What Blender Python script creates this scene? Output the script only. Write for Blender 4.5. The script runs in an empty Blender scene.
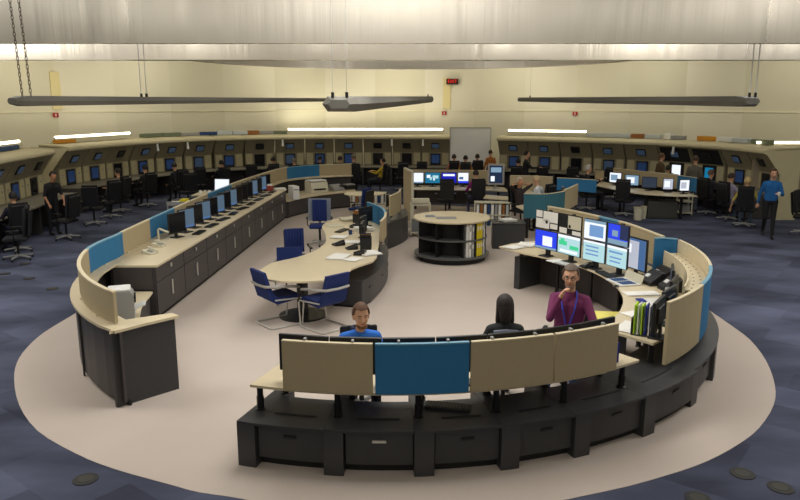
import bpy, bmesh, math, random
from mathutils import Vector, Matrix
random.seed(7)
PI = math.pi
sc = bpy.context.scene
COL = sc.collection
R = math.radians

# ------------------------------------------------------------------ materials
MATS = {}
def mat(name, rgb, rough=.6, metal=0., emit=None, es=0., spec=.5, noise=0., nscale=8., nstretch=(1, 1, 1), bump=0., trans=0.):
    if name in MATS: return MATS[name]
    m = bpy.data.materials.new(name); m.use_nodes = True
    nt = m.node_tree; b = nt.nodes['Principled BSDF']
    b.inputs['Base Color'].default_value = (*rgb, 1)
    b.inputs['Roughness'].default_value = rough
    b.inputs['Metallic'].default_value = metal
    b.inputs['Specular IOR Level'].default_value = spec
    if emit:
        b.inputs['Emission Color'].default_value = (*emit, 1); b.inputs['Emission Strength'].default_value = es
    if noise or bump:
        tc = nt.nodes.new('ShaderNodeTexCoord'); mp = nt.nodes.new('ShaderNodeMapping')
        mp.inputs['Scale'].default_value = nstretch
        nz = nt.nodes.new('ShaderNodeTexNoise'); nz.inputs['Scale'].default_value = nscale; nz.inputs['Detail'].default_value = 4
        nt.links.new(tc.outputs['Object'], mp.inputs[0]); nt.links.new(mp.outputs[0], nz.inputs[0])
        if noise:
            mx = nt.nodes.new('ShaderNodeMixRGB')
            mx.inputs[1].default_value = (*[c * (1 - noise) for c in rgb], 1)
            mx.inputs[2].default_value = (*[min(1, c * (1 + noise)) for c in rgb], 1)
            nt.links.new(nz.outputs[0], mx.inputs[0]); nt.links.new(mx.outputs[0], b.inputs['Base Color'])
        if bump:
            bp = nt.nodes.new('ShaderNodeBump'); bp.inputs['Strength'].default_value = bump; bp.inputs['Distance'].default_value = .02
            nt.links.new(nz.outputs[0], bp.inputs['Height']); nt.links.new(bp.outputs[0], b.inputs['Normal'])
    MATS[name] = m
    return m

def s2l(r, g, b):
    f = lambda c: (c / 255 / 12.92) if c / 255 <= .04045 else ((c / 255 + .055) / 1.055) ** 2.4
    return (f(r), f(g), f(b))

M = {}
M['maple'] = mat('maple_laminate', s2l(214, 199, 166), .38, noise=.07, nscale=3, nstretch=(1, 9, 1))
M['tan'] = mat('tan_fabric', s2l(178, 162, 128), .85, noise=.06, nscale=60)
M['tanedge'] = mat('tan_trim', s2l(214, 200, 166), .5)
M['blue'] = mat('blue_fabric', s2l(44, 114, 160), .85, noise=.06, nscale=60)
M['teal'] = mat('teal_fabric', s2l(52, 104, 118), .85, noise=.06, nscale=60)
M['black'] = mat('black_laminate', s2l(56, 56, 58), .42, noise=.08, nscale=30)
M['blackbody'] = mat('dark_carcass', s2l(66, 62, 62), .45, noise=.08, nscale=14, nstretch=(1, 1, 6))
M['front'] = mat('dark_front', s2l(54, 54, 56), .5, noise=.05, nscale=20)
M['plinth'] = mat('plinth_black', s2l(24, 24, 24), .7)
M['post'] = mat('post_black', s2l(22, 22, 24), .35)
M['chrome'] = mat('brushed_chrome', s2l(210, 208, 200), .35, .6)
M['silver'] = mat('silver_paint', s2l(170, 168, 160), .4, .3)
M['plblack'] = mat('black_plastic', s2l(30, 30, 32), .4)
M['plgrey'] = mat('grey_plastic', s2l(150, 150, 148), .5)
M['plwhite'] = mat('white_plastic', s2l(222, 222, 218), .5)
M['plcream'] = mat('cream_plastic', s2l(208, 202, 178), .5)
M['paper'] = mat('paper', s2l(238, 236, 228), .8)
M['blueseat'] = mat('navy_upholstery', s2l(20, 40, 98), .9, noise=.12, nscale=40)
M['blackseat'] = mat('black_upholstery', s2l(24, 24, 28), .9, noise=.1, nscale=40)
M['greyshell'] = mat('grey_shell', s2l(120, 128, 142), .5)
M['console'] = mat('console_beige', s2l(138, 130, 106), .6, noise=.08, nscale=6)
M['console2'] = mat('console_panel_light', s2l(186, 176, 140), .6, noise=.05, nscale=6)
M['hood'] = mat('console_hood_cream', s2l(196, 186, 150), .6, noise=.06, nscale=4)
M['void'] = mat('recess_black', s2l(16, 16, 18), .8)
M['red'] = mat('red_plastic', s2l(170, 30, 26), .5)
M['yellow'] = mat('yellow_card', s2l(232, 212, 20), .6)
M['lime'] = mat('lime_card', s2l(176, 220, 20), .6)
M['bluecard'] = mat('blue_card', s2l(28, 44, 140), .6)
M['orange'] = mat('orange_card', s2l(206, 140, 30), .7)
M['brown'] = mat('brown_card', s2l(150, 96, 44), .8)
M['greenbox'] = mat('grey_green_card', s2l(110, 120, 96), .8)
M['lightgrey'] = mat('light_grey_card', s2l(190, 196, 196), .7)
M['dkblue'] = mat('dark_blue_card', s2l(36, 66, 110), .7)
def em(name, rgb, s=1.0, base=.02):
    return mat(name, (base, base, base), .25, emit=s2l(*rgb), es=s)
E_ = {
 'off': mat('screen_off', s2l(18, 20, 26), .18),
 'dim': em('screen_dim_blue', (46, 62, 82), .55),
 'ltblue': em('screen_light_blue', (150, 186, 214), .62), 'mutedblue': em('screen_muted_blue', (100, 128, 152), .5),
 'navy': em('screen_navy', (24, 40, 84), .8),
 'cblue': em('screen_console_blue', (20, 42, 74), .75),
 'white': em('screen_white', (236, 242, 252), 1.0),
 'bluew': em('screen_strong_blue', (30, 60, 225), 1.0),
 'deep': em('screen_deep_blue', (14, 22, 170), 1.0),
 'tealmap': em('screen_teal', (16, 112, 150), .9),
 'aqua': em('screen_aqua', (176, 216, 220), .95),
 'green': em('screen_green', (60, 200, 140), 1.0),
 'steel': em('screen_steel', (110, 150, 200), .95),
 'grey': em('screen_grey', (186, 190, 204), .9),
 'slate': em('screen_slate', (70, 104, 150), .9),
 'lampw': em('fluorescent_white', (255, 244, 214), 5.0),
 'exit': em('exit_red', (200, 30, 16), 1.6),
}

# ------------------------------------------------------------------ mesh helpers
def link(name, bm, ms, parent=None, smooth=False, label=None):
    me = bpy.data.meshes.new(name)
    bmesh.ops.recalc_face_normals(bm, faces=bm.faces)
    bm.to_mesh(me); bm.free()
    if not isinstance(ms, (list, tuple)): ms = [ms]
    for m in ms: me.materials.append(m)
    if smooth:
        for p in me.polygons: p.use_smooth = True
        try: me.set_sharp_from_angle(angle=R(40))
        except Exception: pass
    o = bpy.data.objects.new(name, me); COL.objects.link(o)
    if parent: o.parent = parent
    if label: o['label'] = label
    return o
def tag(o, label, cat, group=None):
    o['label'] = label; o['category'] = cat
    if group: o['group'] = group
    return o
def struct(o):
    o['kind'] = 'structure'; return o
def thing(name, label, cat, loc=(0, 0, 0), ang=90., group=None):
    """Empty at the thing's base; its local +Y looks along the world direction ANG (degrees)."""
    o = bpy.data.objects.new(name, None); COL.objects.link(o)
    o.empty_display_size = .1
    o.location = loc; o.rotation_euler = (0, 0, R(ang - 90))
    return tag(o, label, cat, group)
def dup(root, loc, ang, label=None, group=None):
    def cp(o, par):
        c = o.copy(); COL.objects.link(c)
        if par: c.parent = par
        for ch in list(o.children): cp(ch, c)
        return c
    r = cp(root, None)
    r.location = loc; r.rotation_euler = (0, 0, R(ang - 90))
    if label: r['label'] = label
    if group: r['group'] = group
    return r
def box(bm, c, s, rot=None, bev=0., mi=0, tilt=None):
    r = bmesh.ops.create_cube(bm, size=1.)
    vs = r['verts']
    bmesh.ops.scale(bm, vec=s, verts=vs)
    fs = list({f for v in vs for f in v.link_faces})
    if bev > 0:
        es = list({e for v in vs for e in v.link_edges})
        rr = bmesh.ops.bevel(bm, geom=es, offset=bev, segments=2, affect='EDGES', profile=.5)
        fs = rr['faces'] + [f for f in fs if f.is_valid]
        vs = list({v for f in fs for v in f.verts})
    m = Matrix.Identity(4)
    if tilt: m = Matrix.Rotation(tilt, 4, 'X') @ m
    if rot is not None: m = Matrix.Rotation(rot, 4, 'Z') @ m
    m = Matrix.Translation(c) @ m
    bmesh.ops.transform(bm, matrix=m, verts=vs)
    for f in set(fs):
        if f.is_valid: f.material_index = mi
def bx(x0, x1, y0, y1, z0, z1, bm, bev=0., mi=0):
    box(bm, ((x0 + x1) / 2, (y0 + y1) / 2, (z0 + z1) / 2), (abs(x1 - x0), abs(y1 - y0), abs(z1 - z0)), bev=bev, mi=mi)
def prism(bm, pts, z0, z1, mi=0, bev=0.):
    lo = [bm.verts.new((p[0], p[1], z0)) for p in pts]; hi = [bm.verts.new((p[0], p[1], z1)) for p in pts]
    n = len(pts); fs = [bm.faces.new(lo[::-1]), bm.faces.new(hi)]
    for i in range(n): fs.append(bm.faces.new((lo[i], lo[(i + 1) % n], hi[(i + 1) % n], hi[i])))
    for f in fs: f.material_index = mi
    return fs
def profile(bm, pts, x0, x1, mi=0):
    """PTS (y,z) extruded along x."""
    a = [bm.verts.new((x0, p[0], p[1])) for p in pts]; b = [bm.verts.new((x1, p[0], p[1])) for p in pts]
    n = len(pts); fs = [bm.faces.new(a), bm.faces.new(b[::-1])]
    for i in range(n): fs.append(bm.faces.new((a[i], a[(i + 1) % n], b[(i + 1) % n], b[i])))
    for f in fs: f.material_index = mi
def lathe(bm, prof, c=(0, 0, 0), n=24, mi=0):
    rings = []
    for r, z in prof:
        if r < 1e-5: rings.append([bm.verts.new((c[0], c[1], c[2] + z))])
        else: rings.append([bm.verts.new((c[0] + r * math.cos(2 * PI * i / n), c[1] + r * math.sin(2 * PI * i / n), c[2] + z)) for i in range(n)])
    for a, b in zip(rings, rings[1:]):
        for i in range(n):
            j = (i + 1) % n
            if len(a) == 1 and len(b) == 1: continue
            if len(a) == 1: f = bm.faces.new((a[0], b[i], b[j]))
            elif len(b) == 1: f = bm.faces.new((a[i], a[j], b[0]))
            else: f = bm.faces.new((a[i], a[j], b[j], b[i]))
            f.material_index = mi
def cyl(bm, c, r, z0, z1, n=20, mi=0, r2=None):
    r2 = r if r2 is None else r2
    lathe(bm, [(0, z0), (r, z0), (r2, z1), (0, z1)], (c[0], c[1], 0), n, mi)
def tube(bm, pts, r, n=8, mi=0, closed=False):
    pts = [Vector(p) for p in pts]; rings = []; N = len(pts)
    rs = r if isinstance(r, (list, tuple)) else [r] * N
    up = None
    for i, p in enumerate(pts):
        if closed: t = (pts[(i + 1) % N] - pts[i - 1])
        else: t = (pts[min(i + 1, N - 1)] - pts[max(i - 1, 0)])
        t.normalize()
        if up is None:
            up = Vector((0, 0, 1)) if abs(t.z) < .9 else Vector((1, 0, 0))
        a = t.cross(up); a.normalize(); b = a.cross(t); b.normalize(); up = b
        rings.append([bm.verts.new(p + rs[i] * (math.cos(2 * PI * k / n) * a + math.sin(2 * PI * k / n) * b)) for k in range(n)])
    m = N if closed else N - 1
    for i in range(m):
        A, B = rings[i], rings[(i + 1) % N]
        for k in range(n):
            f = bm.faces.new((A[k], A[(k + 1) % n], B[(k + 1) % n], B[k])); f.material_index = mi
    if not closed:
        f = bm.faces.new(rings[0][::-1]); f.material_index = mi
        f = bm.faces.new(rings[-1]); f.material_index = mi
def ell(bm, c, s, rot=None, n=16, mi=0):
    r = bmesh.ops.create_uvsphere(bm, u_segments=n, v_segments=max(6, n // 2), radius=1.)
    m = Matrix.Translation(c) @ (rot.to_4x4() if rot is not None else Matrix.Identity(4)) @ Matrix.Diagonal((*s, 1))
    bmesh.ops.transform(bm, matrix=m, verts=r['verts'])
    for f in {f for v in r['verts'] for f in v.link_faces}: f.material_index = mi
def new(): return bmesh.new()

CX, CY = -.1, 10.4                                     # centre of the near island
def pol(r, a): return (CX + r * math.cos(R(a)), CY + r * math.sin(R(a)))
def arc(r, a0, a1, n=None):
    n = n or max(2, int(abs(a1 - a0) / 3) + 1)
    return [pol(r, a0 + (a1 - a0) * i / n) for i in range(n + 1)]
def sector(bm, r0, r1, a0, a1, z0, z1, mi=0, n=None):
    prism(bm, arc(r0, a0, a1, n) + arc(r1, a1, a0, n), z0, z1, mi)
def offset_path(pts, d):
    out = []
    for i, p in enumerate(pts):
        a = Vector(pts[max(i - 1, 0)][:2]); b = Vector(pts[min(i + 1, len(pts) - 1)][:2])
        t = (b - a).normalized(); nrm = Vector((-t.y, t.x))
        out.append((p[0] + nrm.x * d, p[1] + nrm.y * d))
    return out
def strip(bm, pts, d0, d1, z0, z1, mi=0):
    prism(bm, offset_path(pts, d0) + offset_path(pts, d1)[::-1], z0, z1, mi)
def resample(pts, step=None, n=None):
    P = [Vector(p[:2]) for p in pts]; L = [0]
    for a, b in zip(P, P[1:]): L.append(L[-1] + (b - a).length)
    n = n or max(1, round(L[-1] / step)); out = []
    for k in range(n + 1):
        s = L[-1] * k / n; i = 0
        while i < len(P) - 2 and L[i + 1] < s: i += 1
        t = (s - L[i]) / (L[i + 1] - L[i]); q = P[i].lerp(P[i + 1], min(1, t)); out.append((q.x, q.y))
    return out
def smooth_path(pts, per=6):
    P = [Vector(p[:2]) for p in pts]; out = []
    for i in range(len(P) - 1):
        p0 = P[max(i - 1, 0)]; p1 = P[i]; p2 = P[i + 1]; p3 = P[min(i + 2, len(P) - 1)]
        for k in range(per):
            t = k / per
            q = .5 * ((2 * p1) + (p2 - p0) * t + (2 * p0 - 5 * p1 + 4 * p2 - p3) * t * t + (3 * p1 - p0 - 3 * p2 + p3) * t ** 3)
            out.append((q.x, q.y))
    out.append((P[-1].x, P[-1].y)); return out

ORD = ['first', 'second', 'third', 'fourth', 'fifth', 'sixth', 'seventh', 'eighth', 'ninth', 'tenth', 'eleventh', 'twelfth',
       'thirteenth', 'fourteenth', 'fifteenth', 'sixteenth', 'seventeenth', 'eighteenth', 'nineteenth', 'twentieth']
# ------------------------------------------------------------------ room shell
def floor_material():
    m = bpy.data.materials.new('carpet_tiles_blue_grey'); m.use_nodes = True
    nt = m.node_tree; N = nt.nodes; Lk = nt.links; b = N['Principled BSDF']; b.inputs['Roughness'].default_value = .95
    b.inputs['Specular IOR Level'].default_value = .1
    tc = N.new('ShaderNodeTexCoord'); mp = N.new('ShaderNodeMapping'); mp.inputs['Rotation'].default_value = (0, 0, R(38))
    Lk.new(tc.outputs['Object'], mp.inputs[0])
    br = N.new('ShaderNodeTexBrick'); br.inputs['Scale'].default_value = 1.; br.inputs['Mortar Size'].default_value = 0.
    br.inputs['Brick Width'].default_value = 1.2; br.inputs['Row Height'].default_value = .6; br.inputs['Bias'].default_value = .1
    br.inputs['Color1'].default_value = (*s2l(44, 46, 58), 1); br.inputs['Color2'].default_value = (*s2l(92, 97, 118), 1)
    Lk.new(mp.outputs[0], br.inputs['Vector'])
    nz = N.new('ShaderNodeTexNoise'); nz.inputs['Scale'].default_value = .9; nz.inputs['Detail'].default_value = 5
    mp2 = N.new('ShaderNodeMapping'); mp2.inputs['Scale'].default_value = (.6, 1.3, 1); Lk.new(tc.outputs['Object'], mp2.inputs[0]); Lk.new(mp2.outputs[0], nz.inputs[0])
    rp = N.new('ShaderNodeValToRGB'); rp.color_ramp.elements[0].position = .35; rp.color_ramp.elements[0].color = (*s2l(38, 40, 50), 1)
    rp.color_ramp.elements[1].position = .68; rp.color_ramp.elements[1].color = (*s2l(104, 109, 132), 1)
    Lk.new(nz.outputs[0], rp.inputs[0])
    mx = N.new('ShaderNodeMixRGB'); mx.inputs[0].default_value = .5; Lk.new(br.outputs[0], mx.inputs[1]); Lk.new(rp.outputs[0], mx.inputs[2])
    Lk.new(mx.outputs[0], b.inputs['Base Color'])
    return m
FLOORM = floor_material()
bm = new(); bx(-16.5, 16.5, -4, 33, -.1, 0, bm)
struct(link('floor', bm, FLOORM))
bm = new(); bx(-16.5, 16.5, -4, 33, 5.7, 5.8, bm)
struct(link('ceiling', bm, mat('ceiling_paint', s2l(190, 182, 160), .9)))
WALLS = [mat('wall_paint_cream_%d' % k, s2l(*c), .8, noise=.02, nscale=.5) for k, c in enumerate([(218, 211, 184), (213, 206, 178), (222, 215, 190)])]; WALLM = WALLS[0]
# curved back wall, built of joined flat panels
wp = [(15.6 * math.cos(R(a)), 16 + 15.6 * math.sin(R(a))) for a in range(-2, 183, 8)]
bm = new(); strip(bm, wp, 0, -.2, 0, 5.7); bm.faces.ensure_lookup_table()
for f in bm.faces:
    if len(f.verts) == 4: f.material_index = int(abs(math.degrees(math.atan2(f.calc_center_median().y - 16, f.calc_center_median().x))) / 8 * 1.7) % 3
struct(link('wall_back', bm, WALLS))
bm = new(); bx(-15.8, -15.6, -4, 15.7, 0, 5.7, bm); struct(link('wall_left', bm, WALLM))
bm = new(); bx(15.6, 15.8, -4, 15.7, 0, 5.7, bm); struct(link('wall_right', bm, WALLM))
bm = new(); bx(-15.8, 15.8, -4.2, -4, 0, 5.7, bm); struct(link('wall_front', bm, WALLM))
bm = new(); strip(bm, wp, .03, 0, 3.04, 3.075); struct(link('trim_1', bm, mat('wall_joint_strip', s2l(230, 222, 190), .5)))

# beige carpet island with a round near end
bm = new()
cp = smooth_path([(-5.25, 10.73), (-5.27, 9.91), (-5.18, 9.25), (-5.01, 8.67), (-4.73, 8.08), (-4.28, 7.35), (-3.75, 6.71), (-3.14, 6.23), (-2.66, 5.94), (-2.04, 5.66), (-1.74, 5.53), (-1.32, 5.42), (-0.50, 5.10), (0.35, 5.10), (1.74, 5.53), (2.41, 5.81), (2.91, 6.08), (3.38, 6.43), (3.76, 6.79), (4.20, 7.35), (4.51, 7.92), (4.82, 8.73), (5.02, 9.57), (5.06, 10.27), (5.07, 11.01)], 3)
cp = [(-5.2, 14)] + cp + [(5.1, 14)] + [(CX + 5.2 * math.cos(R(a)), 18.3 + 5.2 * math.sin(R(a))) for a in range(0, 181, 6)]
prism(bm, cp, -.02, .004)
tag(link('carpet', bm, mat('beige_carpet', s2l(197, 184, 173), .97, noise=.05, nscale=1.4, spec=.1)), 'large beige carpet area with rounded end under the near island', 'carpet')
SOCK = [(3.13, 5.85), (3.35, 5.61), (2.55, 5.44), (-2.83, 5.75), (-7.88, 13.57), (-7.2, 13.2), (-6.37, 12.41), (-7.95, 14.47)]
SL = ['round floor outlet right of the near island, middle of three', 'round floor outlet right of the near island, nearest the right edge',
      'round floor outlet at the bottom edge right of the near console', 'round floor outlet in dark carpet at lower left',
      'round floor outlet at the left edge beside the dark chairs', 'round floor outlet in dark carpet left of the tan screen, farther one',
      'round floor outlet in dark carpet nearest the left counter', 'round floor outlet farthest back on the left carpet']
s0 = None
for (x, y), l in zip(SOCK, SL):
    if s0 is None:
        s0 = thing('floor_outlet', l, 'floor outlet', (x, y, 0), 90, 'floor outlets')
        bm = new(); lathe(bm, [(0, .001), (.11, .001), (.11, .006), (.085, .009), (0, .009)], n=20); link('outlet_ring', bm, mat('outlet_dark', s2l(30, 29, 28), .7), s0)
        bm = new(); lathe(bm, [(0, .009), (.07, .009), (.065, .012), (0, .012)], n=16); link('outlet_lid', bm, mat('outlet_brass', s2l(48, 46, 38), .7), s0)
    else: dup(s0, (x, y, 0), 90, l)

# overhead brushed metal bands
def steel(name, sc_):
    m = mat(name, s2l(206, 199, 186), .3, .8)
    nt = m.node_tree; b = nt.nodes['Principled BSDF']
    tc = nt.nodes.new('ShaderNodeTexCoord'); mp = nt.nodes.new('ShaderNodeMapping'); mp.inputs['Scale'].default_value = sc_
    nz = nt.nodes.new('ShaderNodeTexNoise'); nz.inputs['Scale'].default_value = 1.; nz.inputs['Detail'].default_value = 6
    b.inputs['Anisotropic'].default_value = .7; tg = nt.nodes.new('ShaderNodeTangent'); tg.direction_type = 'RADIAL'; tg.axis = 'Z'; nt.links.new(tg.outputs[0], b.inputs['Tangent'])
    nt.links.new(tc.outputs['Object'], mp.inputs[0]); nt.links.new(mp.outputs[0], nz.inputs[0])
    bp = nt.nodes.new('ShaderNodeBump'); bp.inputs['Strength'].default_value = .4; bp.inputs['Distance'].default_value = .05
    nt.links.new(nz.outputs[0], bp.inputs['Height']); nt.links.new(bp.outputs[0], b.inputs['Normal'])
    mr = nt.nodes.new('ShaderNodeMapRange'); mr.inputs[3].default_value = .2; mr.inputs[4].default_value = .42
    nt.links.new(nz.outputs[0], mr.inputs[0]); nt.links.new(mr.outputs[0], b.inputs['Roughness'])
    return m
STEEL = steel('brushed_aluminium', (3.2, .2, .02))
bm = new(); profile(bm, [(9.62, 4.10), (9.6, 4.72), (9.6, 4.76), (9.9, 4.76), (10.0, 4.12)], -13, 13)
struct(link('trim_2', bm, STEEL))
bm = new(); profile(bm, [(9.5, 4.765), (9.5, 5.69), (10.0, 5.69), (10.0, 4.765)], -13, 13); struct(link('trim_3', bm, mat('soffit_grey', s2l(120, 112, 96), .7)))
bm = new(); profile(bm, [(16.01, 4.28), (16.0, 4.66), (16.0, 5.3), (16.4, 5.3), (16.4, 4.28)], -15.3, 15.3)
struct(link('trim_4', bm, STEEL))
bm = new()
dp = [(.3 + 5.9 * math.cos(R(a)), 18.2 + 5.9 * math.sin(R(a))) for a in range(8, 173, 4)]
strip(bm, dp, 0, -.25, 4.47, 5.4)
struct(link('trim_5', bm, STEEL))

# hanging luminaires: long flattened octagonal troughs that recede from the camera
GREYLUM = mat('luminaire_grey', s2l(104, 101, 92), .6, .1)
def trough(label, p0, p1, w, h, rods, w1=None):
    t = thing('hanging_luminaire', label, 'luminaire', p0, 90, 'long hanging luminaires under the ceiling')
    d = Vector(p1) - Vector(p0); n = Vector((d.y, -d.x, 0)).normalized()
    w1 = w1 or w
    bm = new()
    def sec(c, k, w):
        pr = [(-w / 2, 0), (-w * .36, h * .5), (w * .36, h * .5), (w / 2, 0), (w * .36, -h * .5), (-w * .36, -h * .5)]
        return [bm.verts.new(Vector(c) + n * a * k + Vector((0, 0, b * k))) for a, b in pr]
    s = [sec((0, 0, 0), .55, w), sec(d * .012, 1, w), sec(d * .98, .9, w1), sec(d, .4, w1)]
    bm.faces.new(s[0]); bm.faces.new(s[-1][::-1])
    for a, b in zip(s, s[1:]):
        for i in range(6): bm.faces.new((a[i], a[(i + 1) % 6], b[(i + 1) % 6], b[i]))
    link('trough', bm, GREYLUM, t)
    for k, off, r, m in rods:
        c = d * k + n * off
        bm = new(); tube(bm, [c + Vector((0, 0, h * .4)), c + Vector((0, 0, 5.69 - p0[2] - d.z * k))], r, 6); link('suspension_rod', bm, m, t)
        bm = new(); cyl(bm, (c.x, c.y), .02, c.z + h * .4, c.z + h * .5 + .05, 8); link('clamp', bm, M['post'], t)
    return t
W = M['plwhite']; D = M['plgrey']
trough('long grey luminaire hanging at left beneath the two chains', (-4.5, 8.3, 3.345), (-2.45, 24, 3.47), .22, .12,
       [(.20, -.04, .006, W), (.20, .05, .006, W)])
trough('grey luminaire with octagonal end hanging in the middle', (-.76, 8.9, 3.31), (.9, 21.5, 3.47), .5, .19,
       [(.004, -.09, .003, D), (.004, .09, .003, D), (.95, 0, .005, W)], .3)
trough('long grey luminaire hanging at right below white rods', (5.08, 10.3, 3.35), (4.0, 24, 3.48), .4, .15,
       [(.004, -.03, .008, W), (.004, .06, .008, W), (.9, 0, .003, D)], .3)
# chains
chm = mat('chain_steel', s2l(110, 100, 84), .4, .7)
for k, (x, l) in enumerate([(-4.40, 'twisted steel chain hanging at left, left one of the pair'), (-4.30, 'twisted steel chain hanging at left, right one of the pair')]):
    bm = new(); z = 3.42; i = 0
    while z < 4.9:
        ring = []
        for q in range(8):
            a = 2 * PI * q / 8; u = .013 * math.cos(a); v = .03 * math.sin(a)
            ring.append((x - (z - 3.42) * .025 + (u if i % 2 else 0), 8.35 + (0 if i % 2 else u), z + v))
        tube(bm, ring, .0045, 5, closed=True); z += .045; i += 1
    tag(link('chain', bm, chm), l, 'chain', 'chains of the left luminaire')

# exit sign and notices on the wall
def on_wall(px_x, z):          # point on the back wall along a bearing x/y
    for (a, b) in zip(wp, wp[1:]):
        for k in range(21):
            t = k / 20; x = a[0] + (b[0] - a[0]) * t; y = a[1] + (b[1] - a[1]) * t
            if y > 15 and abs(x / y - px_x) < .006: return Vector((x, y, z)), math.degrees(math.atan2(16 - y, -x))
p, a = on_wall(.067, 4.3)
t = thing('exit_sign', 'small dark lit exit sign with red letters high on the back wall', 'sign', p + Vector((0, -.12, 0)), -90)
bm = new(); box(bm, (0, 0, 0), (.52, .1, .24), bev=.01); link('sign_housing', bm, M['void'], t)
cu = bpy.data.curves.new('letters', 'FONT'); cu.body = 'EXIT'; cu.size = .2; cu.extrude = .004; cu.align_x = 'CENTER'; cu.align_y = 'CENTER'
lo = bpy.data.objects.new('tmp', cu); COL.objects.link(lo); cu.materials.append(E_['exit'])
me_ = bpy.data.meshes.new_from_object(lo.evaluated_get(bpy.context.evaluated_depsgraph_get())); bpy.data.objects.remove(lo); me_.transform(Matrix.Translation((0, .056, 0)) @ Matrix.Rotation(PI, 4, 'Z') @ Matrix.Rotation(PI / 2, 4, 'X'))
lo = bpy.data.objects.new('letters', me_); COL.objects.link(lo); lo.parent = t
for bx_, l, w_ in [(.062, 'pale yellow strip running down the wall under the exit sign', .32), (-.483, 'pale yellow strip running down the wall at left', .34)]:
    p, a = on_wall(bx_, 0)
    o = thing('wall_strip', l, 'wall strip', p + Vector((0, 0, 3.8)), a, 'yellow wall strips')
    bm = new(); box(bm, (0, .03, 0), (w_, .04, 1.3)); link('strip_board', bm, mat('pale_yellow_paint', s2l(222, 206, 150), .7), o)
for bx_, l in [(.057, 'small red fire notice on the wall under the exit sign'), (.24, 'small red fire notice on the wall right of centre'), (-.489, 'small red fire notice on the wall at far left')]:
    p, a = on_wall(bx_, 2.95)
    o = thing('fire_notice', l, 'sign', p, a, 'small red fire notices')
    bm = new(); box(bm, (0, .07, 0), (.2, .012, .16)); link('plate', bm, M['red'], o)
    bm = new(); box(bm, (0, .078, 0), (.03, .006, .1)); link('white_mark', bm, M['paper'], o)
p, a = on_wall(-.022, 3.05)

# area lights: ceiling and console lamps, plus added highlight and wall fills
def area(name, loc, size, power, col=(1, .93, .8), rot=(0, 0, 0), sy=None):
    l = bpy.data.lights.new(name, 'AREA'); l.energy = power; l.size = size; l.color = col
    if sy: l.shape = 'RECTANGLE'; l.size_y = sy
    o = bpy.data.objects.new(name, l); COL.objects.link(o); o.location = loc; o.rotation_euler = rot; return o
# ------------------------------------------------------------------ generic equipment
def screen_bm(w, h, z0, rects, y=.012):
    """A display panel facing +Y; RECTS are (x0,y0,x1,y1,material index) in 0..1, drawn from the left as seen by the viewer."""
    bm = new(); bx(-w / 2, w / 2, y - .006, y, z0, z0 + h, bm)
    for i, (a, b, c, d, mi) in enumerate(rects):
        yy = y + .0006 * (i + 1)
        bx(w / 2 - a * w, w / 2 - c * w, y - .002, yy, z0 + b * h, z0 + d * h, bm, mi=mi)
    return bm
def monitor(name, label, loc, ang, w=.42, h=.32, z=.1, base=True, scr=('off',), rects=(), cat='monitor', group=None, tilt=-5, case='plblack', frame=.018):
    t = thing(name, label, cat, loc, ang, group)
    bm = new(); box(bm, (0, -.012, z + h / 2), (w, .035, h), bev=.006)
    box(bm, (0, -.04, z + h / 2), (w * .6, .03, h * .55), bev=.01)
    link('casing', bm, M[case], t)
    s = link('screen', screen_bm(w - 2 * frame, h - 2 * frame, z + frame, rects, .0075), [E_[k] if k in E_ else M[k] for k in scr], t)
    if base:
        bm = new(); box(bm, (0, -.045, z * .5 + .02), (.06, .03, z + .1)); box(bm, (0, -.02, .008), (.22, .17, .016), bev=.006)
        link('stand', bm, M[case], t)
    return t
def screen_only(t, name, w, h, x, z, scr, rects=(), y=.0):
    pass

def keyboard(label, loc, ang, m='plblack', group=None):
    t = thing('keyboard', label, 'keyboard', loc, ang, group)
    bm = new(); box(bm, (0, 0, .01), (.44, .15, .02), bev=.005); link('body', bm, M[m], t)
    bm = new()
    for r in range(5):
        for c in range(14): box(bm, (-.195 + .03 * c, -.055 + .027 * r, .023), (.024, .021, .008))
    o = link('keys', bm, M['plgrey' if m == 'plblack' else 'plwhite'] if m != 'plblack' else M['post'], t); o['kind'] = 'stuff'
    return t
def phone(label, loc, ang, m='plblack', group=None):
    t = thing('desk_phone', label, 'phone', loc, ang, group)
    bm = new(); profile(bm, [(-.1, 0), (.1, 0), (.1, .02), (-.1, .07)], -.09, .09); link('body', bm, M[m], t)
    bm = new(); tube(bm, [(-.06, -.09, .085), (-.06, -.06, .095), (-.06, .06, .055), (-.06, .09, .035)], [.024, .014, .014, .024], 8); link('handset', bm, M[m], t)
    bm = new()
    for r in range(4):
        for c in range(3): box(bm, (.0 + .025 * c, .06 - .025 * r, .04 + .0065 * r), (.017, .017, .008))
    o = link('keypad', bm, M['plgrey'], t); return t
def papers(label, loc, ang, w=.21, h=.3, n=3, m='paper', name='paper_sheets', cat='papers', group=None):
    bm = new(); rr = random.Random(hash(label) % 999)
    for k in range(n):
        box(bm, (rr.uniform(-.02, .02) * (k > 0), rr.uniform(-.02, .02) * (k > 0), .0022 + .0041 * k), (w, h, .0038), rot=rr.uniform(-.15, .15) * (k > 0))
    o = link(name, bm, M[m]); o.location = loc; o.rotation_euler = (0, 0, R(ang - 90)); return tag(o, label, cat, group)
def mouse(label, loc, ang, group=None):
    bm = new(); ell(bm, (0, 0, .014), (.03, .052, .018), n=12); bmesh.ops.bisect_plane(bm, geom=bm.verts[:] + bm.edges[:] + bm.faces[:], plane_co=(0, 0, 0.001), plane_no=(0, 0, -1), clear_outer=True)
    bmesh.ops.contextual_create(bm, geom=[e for e in bm.edges if e.is_boundary])
    o = link('computer_mouse', bm, M['post'], smooth=True); o.location = loc; o.rotation_euler = (0, 0, R(ang - 90)); return tag(o, label, 'mouse', group)
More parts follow.
